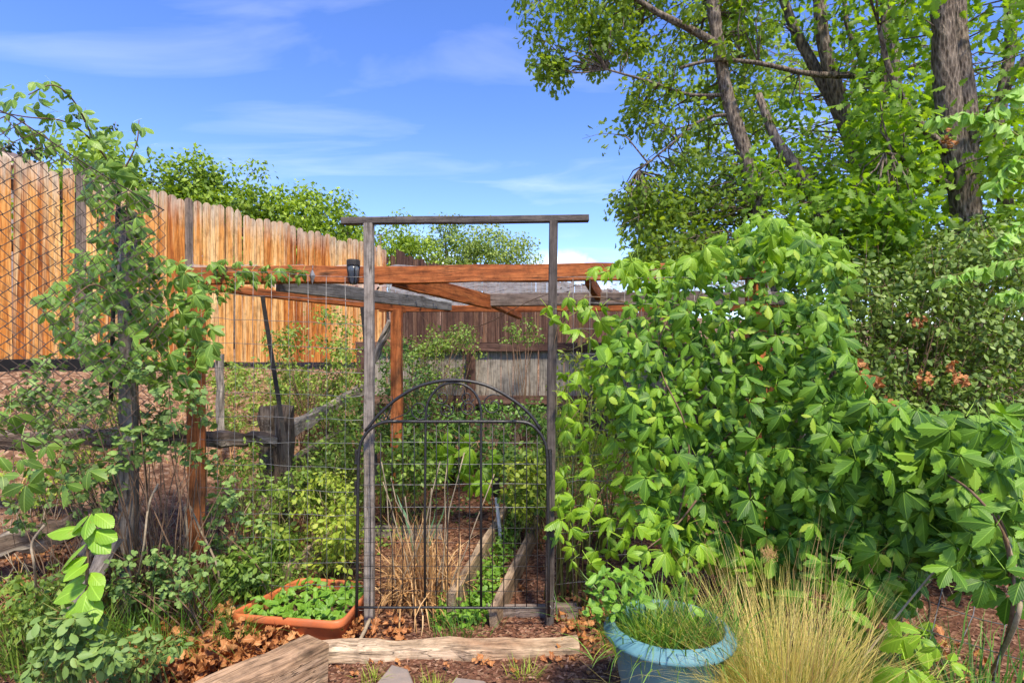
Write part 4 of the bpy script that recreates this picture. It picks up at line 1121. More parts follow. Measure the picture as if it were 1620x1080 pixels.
# ------------------------------------------------------------------ creepers
def creeper(name, label, layers, mat, tpl, nparts, stems, group=None, cat='vine', stem_r=0.006, extra=None):
    """layers: (polygon, count, spacing, depth function, depth jitter, size function)"""
    As = []; first = None
    for poly, n, dmin, Yf, jit, sf in layers:
        p2 = sample_poly(poly, n, dmin); Y = np.array([Yf(x, y) for x, y in p2]) + rng.normal(size=len(p2)) * jit
        pos = unproj(p2, Y); k = len(p2)
        nrm = norm(np.array([-0.14, -0.80, 0.50]) + rng.normal(size=(k, 3)) * 0.38); tip = norm(np.array([0, -0.15, -1.0]) + rng.normal(size=(k, 3)) * np.array([0.85, 0.25, 0.5]))
        As.append(mats(pos, nrm, tip, np.array([sf(x, y) for x, y in p2]) * (0.5 + 0.8 * rng.random(k) ** 0.7)))
    A = np.concatenate(As); b = stems[0][0] if stems else Vector(A[0, :3, 3])
    root = thing(name, label, cat, (b.x, b.y, max(0, terr(b.x, b.y))), group)
    for s in stems:
        q = spline(s, 16); tube('stem', q, np.linspace(stem_r, stem_r * 0.4, len(q)), M['vine'], root, 5)
    scatter(root, tpl, A, M[mat], nparts)
    return root, A


def yR(x, y):
    "depth of the creeper wall: it swings towards the camera at the right and bulges at mid height"
    b = 2.98 if x < 1150 else 2.98 - (x - 1150) / 470.0 * 0.68
    return b - 0.16 * math.sin(max(0, min(1, (y - 340) / 620)) * math.pi)


def sR(x, y):
    k = 0.074 + 0.010 * max(0, (x - 1150) / 470.0) + 0.022 * max(0, min(1, (y - 560) / 300.0))
    return k * (0.8 if y < 470 else 1.0)


main = [(985, 500), (1000, 450), (1080, 432), (1130, 400), (1200, 362), (1265, 372), (1330, 402), (1345, 440), (1330, 500), (1345, 560), (1390, 630), (1470, 650), (1545, 680), (1600, 640), (1625, 690), (1620, 770), (1600, 870), (1530, 890), (1480, 880), (1440, 940), (1370, 950), (1310, 900), (1280, 850), (1245, 920), (1190, 950), (1130, 880), (1075, 880), (1020, 800), (1000, 700), (965, 640), (945, 580)]
back = [(1010, 480), (1120, 420), (1260, 400), (1320, 480), (1330, 580), (1420, 660), (1540, 710), (1480, 780), (1380, 800), (1250, 780), (1110, 820), (1040, 740), (1000, 620)]
creeper('virginia_creeper', 'large five leaved creeper smothering the right side of the pergola',
        [(main, 860, 17, yR, 0.06, sR), (main, 620, 20, lambda x, y: yR(x, y) + 0.10, 0.05, sR), (back, 360, 24, lambda x, y: yR(x, y) + 0.24, 0.06, sR)],
        'creeper', 'creeper', 300,
        [[PG(1240, 960), P(1215, 800, 3.05), P(1200, 600, 3.05), P(1180, 430, 3.1)], [PG(1150, 950), P(1120, 820, 3.0), P(1150, 650, 3.0), P(1080, 470, 3.1)],
         [PG(1320, 960), P(1330, 850, 2.9), P(1380, 740, 2.75), P(1500, 690, 2.45)], [P(1210, 900, 2.9), P(1180, 700, 2.75), P(1230, 560, 2.78), P(1190, 420, 2.95)], [P(1330, 880, 2.75), P(1360, 700, 2.6), P(1300, 560, 2.72), P(1260, 430, 2.95)], [P(1060, 880, 2.9), P(1090, 700, 2.8), P(1040, 560, 2.85), P(1090, 440, 3.0)], [P(1200, 640, 3.0), P(1150, 690, 2.9), P(1090, 760, 2.9), P(1060, 850, 2.85)]])

top = [(935, 425), (1000, 405), (1090, 410), (1140, 372), (1200, 338), (1262, 346), (1310, 380), (1345, 395), (1330, 430), (1250, 420), (1180, 410), (1120, 430), (1060, 452), (1000, 440)]
creeper('virginia_creeper', 'sunlit yellow green creeper shoots spilling over the beam end',
        [(top, 210, 13, lambda x, y: 3.0 + 0.15 * math.sin(x * 0.05), 0.08, lambda x, y: 0.082), (top, 110, 15, lambda x, y: 3.2, 0.08, lambda x, y: 0.08)],
        'creeper_bright', 'droopy', 220, [[P(1185, 450, 3.15), P(1150, 400, 3.1), P(1050, 425, 3.1), P(950, 430, 3.15)], [P(1190, 440, 3.15), P(1220, 380, 3.1), P(1300, 390, 3.05)]])

leftedge = [(855, 500), (870, 470), (930, 460), (985, 490), (970, 560), (1000, 640), (1000, 760), (990, 860), (930, 900), (890, 880), (880, 800), (905, 700), (880, 640), (890, 590), (940, 540)]
creeper('virginia_creeper', 'loose pale creeper trails dangling right of the gate post',
        [(leftedge, 105, 20, lambda x, y: 2.98 + 0.03 * math.sin(x), 0.05, lambda x, y: 0.083)], 'creeper_bright', 'droopy', 110,
        [[P(1000, 480, 3.05), P(930, 470, 3.02), P(890, 500, 3.0), P(876, 545, 2.98)], [P(1000, 560, 3.02), P(940, 620, 3.0), P(890, 680, 2.98)], [P(1000, 700, 3.02), P(950, 780, 3.0), P(905, 880, 2.97)],
         [P(690, 525, 4.6), P(760, 515, 4.2), P(830, 480, 3.6), P(880, 460, 3.2)]], stem_r=0.004)

near = [(1545, 640), (1610, 690), (1650, 780), (1640, 900), (1600, 950), (1520, 930), (1490, 880), (1540, 820), (1500, 760), (1470, 700)]
creeper('virginia_creeper', 'big leaved creeper shoot hanging nearest at the right edge',
        [(near, 40, 30, lambda x, y: 2.02 - (x - 1550) / 1500.0, 0.05, lambda x, y: 0.098)], 'creeper', 'creeper', 40,
        [[PG(1570, 1075), P(1600, 980, 2.0), P(1600, 880, 2.0), P(1570, 800, 2.05), P(1500, 720, 2.15)], [P(1600, 930, 2.0), P(1590, 850, 1.98), P(1540, 780, 2.0), P(1480, 740, 2.2)]], stem_r=0.008)
lowp = [(1300, 880), (1420, 860), (1460, 930), (1450, 1010), (1380, 1050), (1310, 1000), (1270, 940)]
creeper('virginia_creeper', 'low creeper leaves beside and behind the straw coloured grass',
        [(lowp, 46, 24, lambda x, y: 2.42, 0.08, lambda x, y: 0.098)], 'creeper', 'creeper', 46,
        [[PG(1420, 1040), P(1400, 960, 2.45), P(1370, 880, 2.5)], [PG(1440, 1060), P(1470, 950, 2.4), P(1400, 900, 2.45)]])
lowq = [(1000, 800), (1110, 820), (1150, 880), (1090, 930), (1010, 920), (960, 900), (985, 850)]
creeper('virginia_creeper', 'drooping creeper leaves just above the blue flowerpot',
        [(lowq, 40, 24, lambda x, y: 2.72, 0.08, lambda x, y: 0.092)], 'creeper_bright', 'droopy', 40, [[P(1110, 780, 2.85), P(1070, 830, 2.8), P(1020, 870, 2.72)]])
lowr = [(1420, 1010), (1470, 1000), (1520, 1060), (1500, 1100), (1430, 1090)]
creeper('virginia_creeper', 'few pale creeper leaves on the ground at bottom right',
        [(lowr, 9, 26, lambda x, y: 1.95, 0.05, lambda x, y: 0.10)], 'creeper_bright', 'creeper3', 9, [[PG(1500, 1078), P(1480, 1030, 1.98), P(1450, 1000, 2.0)]])

# left vine on chain link, stake and post
leftA = [(125, 260), (190, 235), (225, 300), (235, 400), (300, 420), (335, 470), (335, 560), (300, 600), (180, 600), (90, 540), (60, 470), (110, 420), (150, 380)]
creeper('virginia_creeper', 'leafy creeper climbing the stake and chain link at left',
        [(leftA, 155, 15, lambda x, y: 2.82 + 0.12 * math.sin(x * 0.03), 0.09, lambda x, y: 0.072), (leftA, 100, 15, lambda x, y: 3.02, 0.08, lambda x, y: 0.075)], 'leftvine', 'creeper', 300,
        [[PG(240, 930), P(232, 760, 3.0), P(215, 600, 2.95), P(205, 400, 2.9), P(195, 260, 2.85)], [P(215, 560, 2.95), P(260, 500, 3.0), P(320, 470, 3.1)], [P(205, 500, 2.9), P(150, 450, 2.75), P(90, 500, 2.6)]])
leftT = [(-30, 140), (35, 130), (85, 122), (120, 150), (150, 200), (225, 190), (240, 240), (180, 290), (130, 260), (70, 235), (-30, 235)]
creeper('virginia_creeper', 'arching creeper shoots with berries over the chain link top',
        [(leftT, 66, 13, lambda x, y: 2.25 + x * 0.0022, 0.05, lambda x, y: 0.055)], 'leftvine', 'creeper3', 62,
        [[P(190, 290, 2.83), P(160, 240, 2.7), P(110, 195, 2.5), P(40, 185, 2.3), P(-40, 170, 2.1)], [P(150, 225, 2.65), P(120, 165, 2.5), P(85, 135, 2.4), P(45, 150, 2.3)], [P(190, 280, 2.82), P(215, 230, 2.8), P(220, 190, 2.8)]], stem_r=0.005)
leftB = [(330, 412), (400, 408), (480, 428), (475, 440), (420, 446), (395, 440), (345, 470), (320, 450)]
creeper('virginia_creeper', 'creeper sprig trailing along the left end of the pergola beam',
        [(leftB, 40, 11, lambda x, y: 3.24, 0.02, lambda x, y: 0.062)], 'leftvine', 'droopy', 40, [[P(320, 470, 3.2), P(345, 430, 3.24), P(410, 425, 3.25), P(485, 432, 3.25)]], stem_r=0.004)
leftC = [(-20, 640), (30, 650), (60, 690), (130, 690), (160, 740), (110, 780), (40, 780), (-20, 760)]
creeper('virginia_creeper', 'few large creeper leaves over the upper left rail',
        [(leftC, 14, 26, lambda x, y: 2.45, 0.08, lambda x, y: 0.085)], 'leftvine', 'creeper3', 14, [[P(-40, 660, 2.4), P(40, 690, 2.5), P(140, 710, 2.6)]], stem_r=0.004)

berry_me = mesh('berry', *lathe([(0.001, -0.006), (0.0055, -0.003), (0.0055, 0.003), (0.001, 0.006)], Vector(), 6), M['berry'], smooth=True)
for i, (x, y, Y, s) in enumerate(((8, 235, 2.28, 1.0), (50, 243, 2.36, 1.1), (178, 206, 2.8, 1.2), (122, 255, 2.65, 1.0), (240, 288, 2.85, 1.1), (130, 185, 2.7, 0.6))):
    c = P(x, y, Y)
    lab = ['cluster of dark green creeper berries at the far left edge', 'cluster of dark berries beside the leftmost one on the chain link', 'berry cluster high on the creeper against the sky', 'berry cluster hanging below the arching creeper shoot', 'berry cluster right of the dark steel stake', 'tiny berry cluster at the top of the arching shoot'][i]
    root = thing('berry_cluster', lab, 'berries', c, 'green creeper berry clusters')
    tube('stalk', [c + Vector((0, 0.02, 0.05)), c + Vector((0.004, 0.01, 0.02)), c], 0.0015, M['vine'], root, 4)
    for _ in range(24): obj('berry', berry_me, root, Matrix.Translation(c + Vector((rng.normal() * 0.022, rng.normal() * 0.018, rng.normal() * 0.012)) * s) @ Matrix.Scale(random.uniform(0.8, 1.2), 4))

# ------------------------------------------------------------------ bushes made of stems and leaf clumps
def bush(name, label, cat, poly, Y0, Y1, n, rad, per, leaf, mat, tpl='small', nparts=0, foot=None, stem='vine', nst=8, up=0.6, group=None, sr=0.005, flat=0.75):
    p2 = sample_poly(poly, n); Y = rng.uniform(Y0, Y1, n); cs = unproj(p2, Y)
    cs[:, 2] = np.maximum(cs[:, 2], terr(cs[:, 0], cs[:, 1]) + rad * 0.5)
    if foot is None: f = Vector((float(cs[:, 0].mean()), float(cs[:, 1].mean()), 0)); f.z = terr(f.x, f.y)
    else: f = Vector(foot)
    root = thing(name, label, cat, f, group); mb = Multi()
    for i in range(n):
        c = Vector(cs[i]); s = f + Vector((rng.normal() * 0.10, rng.normal() * 0.08, -0.02))
        if i < nst or rng.random() < 0.35:
            m1 = s.lerp(c, 0.5) + Vector((rng.normal() * 0.03, rng.normal() * 0.03, 0.05)); mb.tube([s, m1, c], [sr, sr * 0.7, sr * 0.3], 4)
        e = c + Vector((rng.normal(), rng.normal(), rng.normal() + 0.4)) * rad * 0.7; mb.tube([c - (e - c) * 0.5, c, e], [sr * 0.4, sr * 0.35, sr * 0.2], 3)
    mb.build('stems', M[stem], root, kind='stuff')
    scatter(root, tpl, clump(cs, rad * rng.uniform(0.7, 1.25, n), per, leaf, up, flat), M[mat], nparts, mass='foliage')
    return root


bush('snowberry_shrub', 'dense dark small leaved shrub mound behind the creeper at right', 'shrub', [(1290, 480), (1330, 430), (1400, 410), (1500, 380), (1640, 360), (1700, 500), (1700, 740), (1560, 740), (1450, 700), (1360, 640), (1300, 560)], 3.5, 4.3, 330, 0.17, 56, 0.042, 'smallshrub', 'ovate', 200, foot=(2.75, 4.2, 0.2), nst=30, up=0.7)
bush('snowberry_shrub', 'shaded lower shrub growth beneath the dense mound at right', 'shrub', [(1290, 640), (1400, 690), (1560, 720), (1660, 740), (1680, 900), (1500, 900), (1330, 860), (1270, 760)], 3.0, 4.0, 150, 0.15, 45, 0.042, 'smallshrub', 'ovate', 0, foot=(2.3, 3.7, 0.15), nst=30)
bush('snowberry_shrub', 'shrub tops between the creeper crown and the oak trunks', 'shrub', [(1300, 400), (1400, 380), (1530, 350), (1620, 340), (1640, 420), (1400, 450), (1330, 450)], 4.2, 5.0, 70, 0.2, 55, 0.045, 'smallshrub', 'ovate', 0, foot=(3.2, 4.8, 0.3), nst=12)
# a curtain of shade growth far right behind
bush('snowberry_shrub', 'deep shaded thicket at the far right behind all shrubs', 'shrub', [(1160, 420), (1300, 400), (1700, 360), (1750, 700), (1150, 700)], 5.2, 6.4, 260, 0.32, 75, 0.055, 'smallshrub', 'small', 0, foot=(3.4, 5.8, 0.5), nst=20)

# gooseberry at left with small scalloped leaves
bush('gooseberry_shrub', 'blue green gooseberry with small scalloped leaves around the left rails', 'shrub', [(20, 590), (60, 560), (140, 590), (230, 560), (310, 600), (325, 700), (300, 760), (230, 720), (160, 760), (90, 790), (40, 740), (70, 690), (30, 640)], 2.6, 3.05, 64, 0.075, 18, 0.034, 'goose', 'goose', 260, foot=(-1.85, 2.95, 0.02), nst=40, up=0.8)
bush('gooseberry_shrub', 'gooseberry sprays hanging in front of the red left post', 'shrub', [(225, 700), (345, 640), (370, 720), (410, 780), (320, 800), (250, 770), (280, 730)], 2.95, 3.2, 9, 0.06, 14, 0.033, 'goose', 'goose', 180, foot=(-1.75, 3.0, 0.02), nst=14, up=0.8)
bush('gooseberry_shrub', 'low gooseberry shoots over the dead leaves by the red post', 'shrub', [(190, 880), (300, 860), (345, 900), (330, 960), (250, 970), (180, 940)], 2.6, 2.95, 26, 0.06, 15, 0.030, 'goose', 'goose', 160, foot=(-1.6, 2.85, 0.02), nst=12, up=0.8)
bush('gooseberry_shrub', 'gooseberry leaves trailing along the lower left rail', 'shrub', [(-10, 800), (100, 770), (180, 760), (180, 830), (60, 860), (-20, 880)], 2.75, 3.0, 12, 0.06, 14, 0.032, 'goose', 'goose', 160, foot=(-2.2, 2.9, 0.02), nst=12, up=0.8)
bush('gooseberry_shrub', 'gooseberry twigs just left of the orange planter', 'shrub', [(330, 800), (430, 820), (440, 890), (380, 930), (330, 900)], 3.1, 3.35, 24, 0.06, 15, 0.030, 'goose', 'goose', 120, foot=(-1.55, 3.3, 0.02), nst=10, up=0.8)

# bushes and weeds inside the garden
bush('rose_bush', 'tall light green rose bush under the left pergola corner', 'bush', [(425, 530), (470, 490), (530, 490), (575, 530), (578, 620), (520, 660), (450, 650), (430, 600)], 4.9, 5.5, 60, 0.12, 45, 0.038, 'weed', 'small', 0, foot=(-1.85, 5.2, 0.5), nst=16)
bush('rose_bush', 'arching rose shoots against the back fence left of centre', 'bush', [(635, 560), (655, 525), (700, 505), (745, 515), (750, 545), (700, 550), (690, 620), (650, 640), (600, 600)], 5.6, 6.3, 44, 0.10, 34, 0.036, 'weed', 'small', 0, foot=(-0.95, 6.0, 0.4), nst=14)
bush('rose_bush', 'dark leafy bush hugging the back pergola post', 'bush', [(596, 560), (640, 540), (680, 580), (690, 660), (640, 700), (596, 700)], 5.0, 5.9, 44, 0.12, 45, 0.036, 'garden', 'small', 0, foot=(-1.05, 5.5, 0.4), nst=12)
bush('rose_bush', 'leafy climber covering the left half of the grey back fence', 'bush', [(630, 520), (760, 515), (770, 560), (740, 640), (640, 650)], 6.2, 6.5, 46, 0.11, 30, 0.036, 'weed', 'small', 0, foot=(-0.7, 6.35, 0.4), nst=12)
bush('rose_bush', 'dusty climber on the grey fence right of the gate post', 'bush', [(880, 570), (990, 540), (1010, 640), (990, 720), (890, 720)], 5.6, 6.4, 46, 0.11, 30, 0.036, 'weed', 'small', 0, foot=(0.9, 6.0, 0.4), nst=12)
bush('rose_bush', 'thin sprays rising above the dark fence rail', 'bush', [(795, 540), (810, 505), (850, 500), (858, 540)], 5.9, 6.3, 14, 0.07, 26, 0.034, 'weed', 'small', 0, foot=(0.1, 6.2, 0.4), nst=8)
bush('leafy_shrub', 'dark green shrub filling the space behind the gate arch', 'bush', [(600, 660), (680, 640), (760, 660), (780, 740), (700, 770), (610, 760)], 4.9, 5.9, 70, 0.14, 48, 0.044, 'garden', 'ovate', 0, foot=(-0.6, 5.4, 0.35), nst=14)
bush('leafy_shrub', 'leafy shrub at the back fence right of the stake light', 'bush', [(760, 640), (850, 640), (900, 690), (890, 770), (800, 760)], 4.9, 6.0, 60, 0.13, 46, 0.044, 'garden', 'ovate', 0, foot=(0.2, 5.4, 0.35), nst=12)
bush('leafy_shrub', 'yellow green leafy shoots right behind the right gate post', 'bush', [(790, 720), (860, 700), (880, 760), (860, 800), (800, 790)], 3.9, 4.6, 26, 0.10, 24, 0.06, 'weed', 'ovate', 80, foot=(0.15, 4.3, 0.2), nst=10)
bush('yellow_vine', 'thin yellowing vine tangled on the wire right of the gate', 'vine', [(880, 560), (930, 540), (960, 600), (950, 720), (900, 800), (880, 720)], 3.15, 3.5, 40, 0.07, 12, 0.038, 'yellowweed', 'lance', 80, foot=(0.35, 3.3, 0.02), nst=14, stem='greenstem')
bush('weed_patch', 'pale weeds behind the wire right of the gate', 'weeds', [(890, 640), (1020, 700), (1040, 800), (980, 860), (890, 840)], 3.5, 4.6, 60, 0.12, 34, 0.035, 'weed', 'small', 0, foot=(0.6, 4.0, 0.1), nst=14, stem='greenstem')
creeper('virginia_creeper', 'bright young creeper leaves hanging inside the gate',
        [([(650, 690), (700, 675), (740, 690), (790, 720), (780, 760), (740, 770), (700, 740)], 17, 18, lambda x, y: 4.3, 0.1, lambda x, y: 0.125)], 'creeper_bright', 'droopy', 17, [[P(640, 690, 4.4), P(690, 680, 4.35), P(740, 700, 4.3), P(780, 730, 4.3)]], stem_r=0.004)
for lab, poly, Y0, Y1, n, mat, tp, lf in (
    ('tall mixed weeds in front of the split rail post', [(335, 720), (400, 700), (470, 740), (480, 800), (400, 830), (335, 810)], 3.5, 4.1, 46, 'weed', 'small', 0.038),
    ('yellowing weeds standing between planter and steel post', [(470, 760), (520, 740), (560, 760), (566, 880), (500, 890), (460, 840)], 3.4, 4.0, 34, 'yellowweed', 'small', 0.034),
    ('green weeds behind the orange planter rim', [(400, 820), (470, 850), (470, 905), (400, 900)], 3.45, 3.8, 24, 'weed', 'ovate', 0.045),
    ('weeds growing up the slope below the orange fence', [(340, 590), (430, 580), (440, 640), (400, 690), (340, 690)], 4.6, 5.6, 40, 'weed', 'small', 0.035),
    ('weeds between the two receding split rails', [(480, 660), (575, 620), (580, 740), (500, 760)], 4.4, 5.4, 80, 'weed', 'small', 0.036),
    ('bright weeds along the foot of the orange fence', [(330, 575), (440, 575), (570, 590), (570, 670), (450, 660), (330, 640)], 5.4, 6.8, 110, 'weed', 'small', 0.045),
    ('weedy tangle below the lower receding rail', [(480, 690), (570, 670), (575, 790), (480, 800)], 3.9, 4.6, 50, 'weed', 'small', 0.036),
    ('pale weeds directly left of the gate', [(500, 800), (565, 790), (566, 900), (520, 900)], 3.25, 3.6, 26, 'yellowweed', 'ovate', 0.036),
    ('leafy weeds under the gooseberry by the red post', [(335, 880), (400, 870), (420, 920), (350, 950)], 3.1, 3.4, 26, 'weed', 'ovate', 0.04),
    ('green weeds up the slope behind the leftmost rails', [(-10, 640), (200, 620), (260, 680), (100, 690)], 4.0, 4.6, 40, 'weed', 'small', 0.034),
    ('tall weeds inside the garden behind the left gate half', [(596, 690), (680, 680), (690, 770), (600, 790)], 3.9, 4.7, 46, 'weed', 'ovate', 0.042),
    ('pale weeds rising behind the right gate half', [(800, 740), (866, 740), (866, 830), (820, 830)], 3.7, 4.4, 26, 'yellowweed', 'ovate', 0.04),
    ('bright undergrowth low at the left edge', [(-10, 915), (110, 905), (130, 960), (20, 990), (-10, 980)], 2.5, 2.8, 26, 'weed', 'small', 0.036),
    ('dry yellow weeds on the slope behind the left rails', [(-10, 720), (120, 700), (190, 740), (150, 800), (-10, 810)], 3.4, 3.9, 26, 'yellowweed', 'small', 0.03)):
    bush('weed_patch', lab, 'weeds', poly, Y0, Y1, n, 0.09, 26, lf, mat, tp, 0, nst=20, stem='greenstem', sr=0.003)
bush('ground_cover', 'low green ground cover between the two raised bed planks', 'ground cover', [(728, 950), (778, 950), (850, 810), (800, 800), (760, 870)], 3.1, 4.9, 1, 0.05, 10, 0.03, 'mint', 'ovate', 0, foot=(-0.1, 3.6, 0.1), nst=2)


def cover(parent_name, label, cat, fn, n, size, mat, tpl, hz=0.05, nparts=0, group=None, up=1.2):
    pos = fn(n); n = len(pos); pos[:, 2] = terr(pos[:, 0], pos[:, 1]) + np.abs(rng.normal(size=n)) * hz
    root = thing(parent_name, label, cat, pos.mean(0), group)
    scatter(root, tpl, mats(pos, rnd_dir(n, (0, -0.2, up)), rnd_dir(n, (0, 0, -0.1)), rng.uniform(0.6, 1.3, n) * size), M[mat], nparts, mass='foliage'); return root


def between(a0, a1, b0, b1):
    def fn(n):
        u, t = rng.random((n, 1)), rng.random((n, 1)); a_, b_ = np.array(a0) * (1 - t) + np.array(a1) * t, np.array(b0) * (1 - t) + np.array(b1) * t
        q = a_ * (1 - u) + b_ * u; return np.concatenate([q, np.zeros((n, 1))], 1)
    return fn


cover('ground_cover', 'bright leafy strip growing between the raised bed planks', 'ground cover', between((-0.25, 3.2), (-0.02, 5.0), (-0.12, 3.2), (0.20, 5.0)), 1500, 0.032, 'mint', 'ovate', 0.05)
cover('ground_cover', 'leafy weeds at the foot of the gate behind the sill', 'ground cover', between((-0.42, 3.0), (-0.42, 3.3), (-0.12, 3.0), (-0.12, 3.3)), 420, 0.034, 'mint', 'ovate', 0.05)
cover('ground_cover', 'small weeds left of the straw clump along the fence foot', 'ground cover', between((-1.75, 3.0), (-1.7, 4.2), (-1.2, 3.5), (-0.75, 4.2)), 1500, 0.028, 'weed', 'small', 0.08)
cover('ground_cover', 'low weeds across the far garden soil behind the beds', 'ground cover', between((-1.3, 4.4), (-1.2, 6.3), (1.6, 4.6), (1.8, 6.3)), 1800, 0.034, 'garden', 'small', 0.08)


# orange planter mint, as single leaves
def planter_fill():
    n = 520; root = thing('mint_plants', 'bright green leafy seedlings crowding the orange planter', 'plants', (OCc.x, OCc.y, 0.11))
    u, t = rng.random(n), rng.random(n); C = [np.array(tuple(p))[:2] for p in OC4]; cc = np.array(tuple(OCc))[:2]; C = [cc + (p - cc) * 0.84 for p in C]
    q = (C[0][None] * (1 - u[:, None]) + C[1][None] * u[:, None]) * (1 - t[:, None] ** 1.3) + (C[3][None] * (1 - u[:, None]) + C[2][None] * u[:, None]) * t[:, None] ** 1.3
    pos = np.concatenate([q, (0.08 + np.abs(rng.normal(size=n)) * 0.03)[:, None]], 1)
    scatter(root, 'ovate', mats(pos, rnd_dir(n, (0, -0.5, 1.3)), rnd_dir(n, (0, -0.3, -0.2)), rng.uniform(0.03, 0.058, n)), M['mint'], 260, mass='foliage')


planter_fill()

# broad leaved seedling, bottom left
sd = thing('broadleaf_seedling', 'bright lime seedling with broad leaves at lower left', 'plant', PG(135, 1000))
q = [P(140, 1010, 2.05), P(137, 940, 2.05), P(139, 870, 2.05), P(142, 812, 2.05)]
tube('stem', q, [0.007, 0.006, 0.005, 0.003], M['vine'], sd, 6)
ms_, A_ = 0, []
spec = [(145, 812, 0.10, -0.2), (150, 812, 0.8, 0.1), (140, 815, -0.9, 0.1), (142, 818, 0.2, -0.9), (143, 838, 1.0, 0.2), (138, 836, -1.0, 0.15), (140, 845, 0.75, -0.3), (138, 858, -1.0, 0.0), (142, 862, 1.0, -0.15), (138, 880, -0.85, -0.5), (140, 890, -0.35, -1.0), (142, 905, 0.9, -0.35), (138, 910, -1.0, -0.5), (141, 930, 0.1, -1.0), (143, 940, 0.8, -0.9), (138, 945, -0.8, -1.0), (142, 955, 0.5, -1.0), (138, 925, -1.0, -0.2), (143, 920, 1.0, -0.7)]
pos, nr, tp_, sz = [], [], [], []
for (x, y, dx, dz) in spec:
    pos.append(tuple(P(x, y, 2.05 + random.uniform(-.01, .01)))); tp_.append((dx, -0.5 + random.uniform(-.3, .2), dz)); nr.append((random.uniform(-.5, .5), -0.45 + random.uniform(-.3, .3), 0.8)); sz.append(random.uniform(0.075, 0.12) * (0.8 if y < 820 else 1))
scatter(sd, 'broad', mats(np.array(pos), np.array(nr), np.array(tp_), np.array(sz)), M['seedling'], 60)

bush('flowering_weed', 'pale green flowering weed at the bottom left corner', 'plant', [(50, 985), (110, 960), (180, 1000), (200, 1060), (150, 1110), (40, 1100)], 1.95, 2.2, 28, 0.05, 22, 0.042, 'goose', 'ovate', 200, foot=(-1.7, 2.1, 0.0), nst=16, stem='greenstem', up=0.9)
bush('flowering_weed', 'small leafy weed spreading behind the corner timber', 'plant', [(130, 1000), (260, 990), (290, 1040), (220, 1080), (140, 1080)], 2.15, 2.4, 22, 0.045, 16, 0.034, 'goose', 'ovate', 150, foot=(-1.5, 2.3, 0.0), nst=12, stem='greenstem', up=0.9)

# right edge sprays with ovate leaves
for i, (lab, st, sz) in enumerate((
    ('arching leafy spray crossing the thick oak trunk', [P(1660, 250, 2.6), P(1580, 195, 2.6), P(1530, 180, 2.6), P(1478, 190, 2.6)], 0.062),
    ('leafy spray hanging at the right edge in the upper half', [P(1680, 220, 2.5), P(1640, 240, 2.5), P(1600, 260, 2.5), P(1570, 300, 2.5)], 0.065),
    ('leafy spray reaching left over the dark shrub mound', [P(1680, 400, 2.7), P(1610, 410, 2.7), P(1550, 425, 2.7), P(1490, 440, 2.7)], 0.06),
    ('bright leafy spray at the right edge above the shrub mound', [P(1680, 330, 2.5), P(1640, 345, 2.5), P(1600, 365, 2.5), P(1570, 390, 2.5)], 0.06),
    ('short leafy spray low at the right edge over the shrub', [P(1690, 480, 2.6), P(1640, 470, 2.6), P(1600, 460, 2.6), P(1580, 470, 2.6)], 0.055),
    ('leafy spray at the very top right corner', [P(1700, 140, 2.6), P(1650, 130, 2.6), P(1600, 150, 2.6), P(1560, 190, 2.6)], 0.07))):
    root = thing('leafy_spray', lab, 'branch', st[0]); qs = spline(st, 22)
    tube('stem', qs, np.linspace(0.004, 0.0015, len(qs)), M['greenstem'], root, 5)
    ps = np.array([tuple(p) for p in qs]); ps = np.concatenate([ps] * 3) + rng.normal(size=(len(qs) * 3, 3)) * 0.008; n = len(ps)
    sidev = np.where(np.arange(n) % 2 == 0, 1, -1)[:, None] * np.array([[0.35, 0.2, 0.1]])
    scatter(root, 'ovate', mats(ps, rnd_dir(n, (0, -1.2, 0.5)), sidev + np.array([-0.3, 0, -0.9]) + rng.normal(size=(n, 3)) * 0.3, rng.uniform(0.65, 1.1, n) * sz), M['fringe'], 80)

# ------------------------------------------------------------------ grasses
def tuft(name, label, cat, c, n, spread, h0, h1, lean, curl, w, mat, seg=6, part='blades', group=None, parent=None, azc=None, azs=None):
    base = np.stack([c[0] + rng.normal(size=n) * spread, c[1] + rng.normal(size=n) * spread * 0.8, np.full(n, c[2])], -1)
    az = np.arctan2(base[:, 1] - c[1], base[:, 0] - c[0]) + rng.normal(size=n) * 0.7 if azc is None else azc + rng.normal(size=n) * azs
    me = blades_mesh(part, base, az, rng.uniform(h0, h1, n), np.abs(rng.normal(size=n)) * lean, np.abs(rng.normal(size=n)) * curl, rng.uniform(0.6, 1.3, n) * w, M[mat], seg)
    if parent is not None: return obj(part, me, parent, kind='stuff')
    root = thing(name, label, cat, c, group); obj(part, me, root, kind='stuff'); return root


fg = tuft('feather_grass', 'big golden feather grass tuft arching beside the blue pot', 'grass', (0.98, 2.05, 0.0), 3000, 0.085, 0.30, 0.80, 0.5, 1.05, 0.0030, 'feather', 8)
tuft('', '', '', (1.0, 2.08, 0.0), 1500, 0.08, 0.30, 0.62, 0.5, 1.0, 0.0028, 'greengrass', 7, 'green_blades', parent=fg)
tuft('', '', '', (0.90, 1.98, 0.0), 900, 0.06, 0.25, 0.62, 0.5, 1.6, 0.0028, 'feather', 8, 'loose_blades', parent=fg, azc=3.3, azs=0.8)
tuft('', '', '', (1.07, 2.02, 0.0), 400, 0.06, 0.25, 0.66, 0.5, 1.4, 0.0028, 'feather', 8, 'loose_blades', parent=fg, azc=-0.2, azs=0.9)
tuft('', '', '', (1.0, 2.05, 0.0), 120, 0.07, 0.75, 0.98, 0.35, 0.35, 0.0022, 'drygrass', 8, 'seed_stalks', parent=fg)
pl_ = P(1218, 876, 2.1); n = 260
hb = np.tile(np.array(tuple(pl_)), (n, 1)) + rng.normal(size=(n, 3)) * 0.012
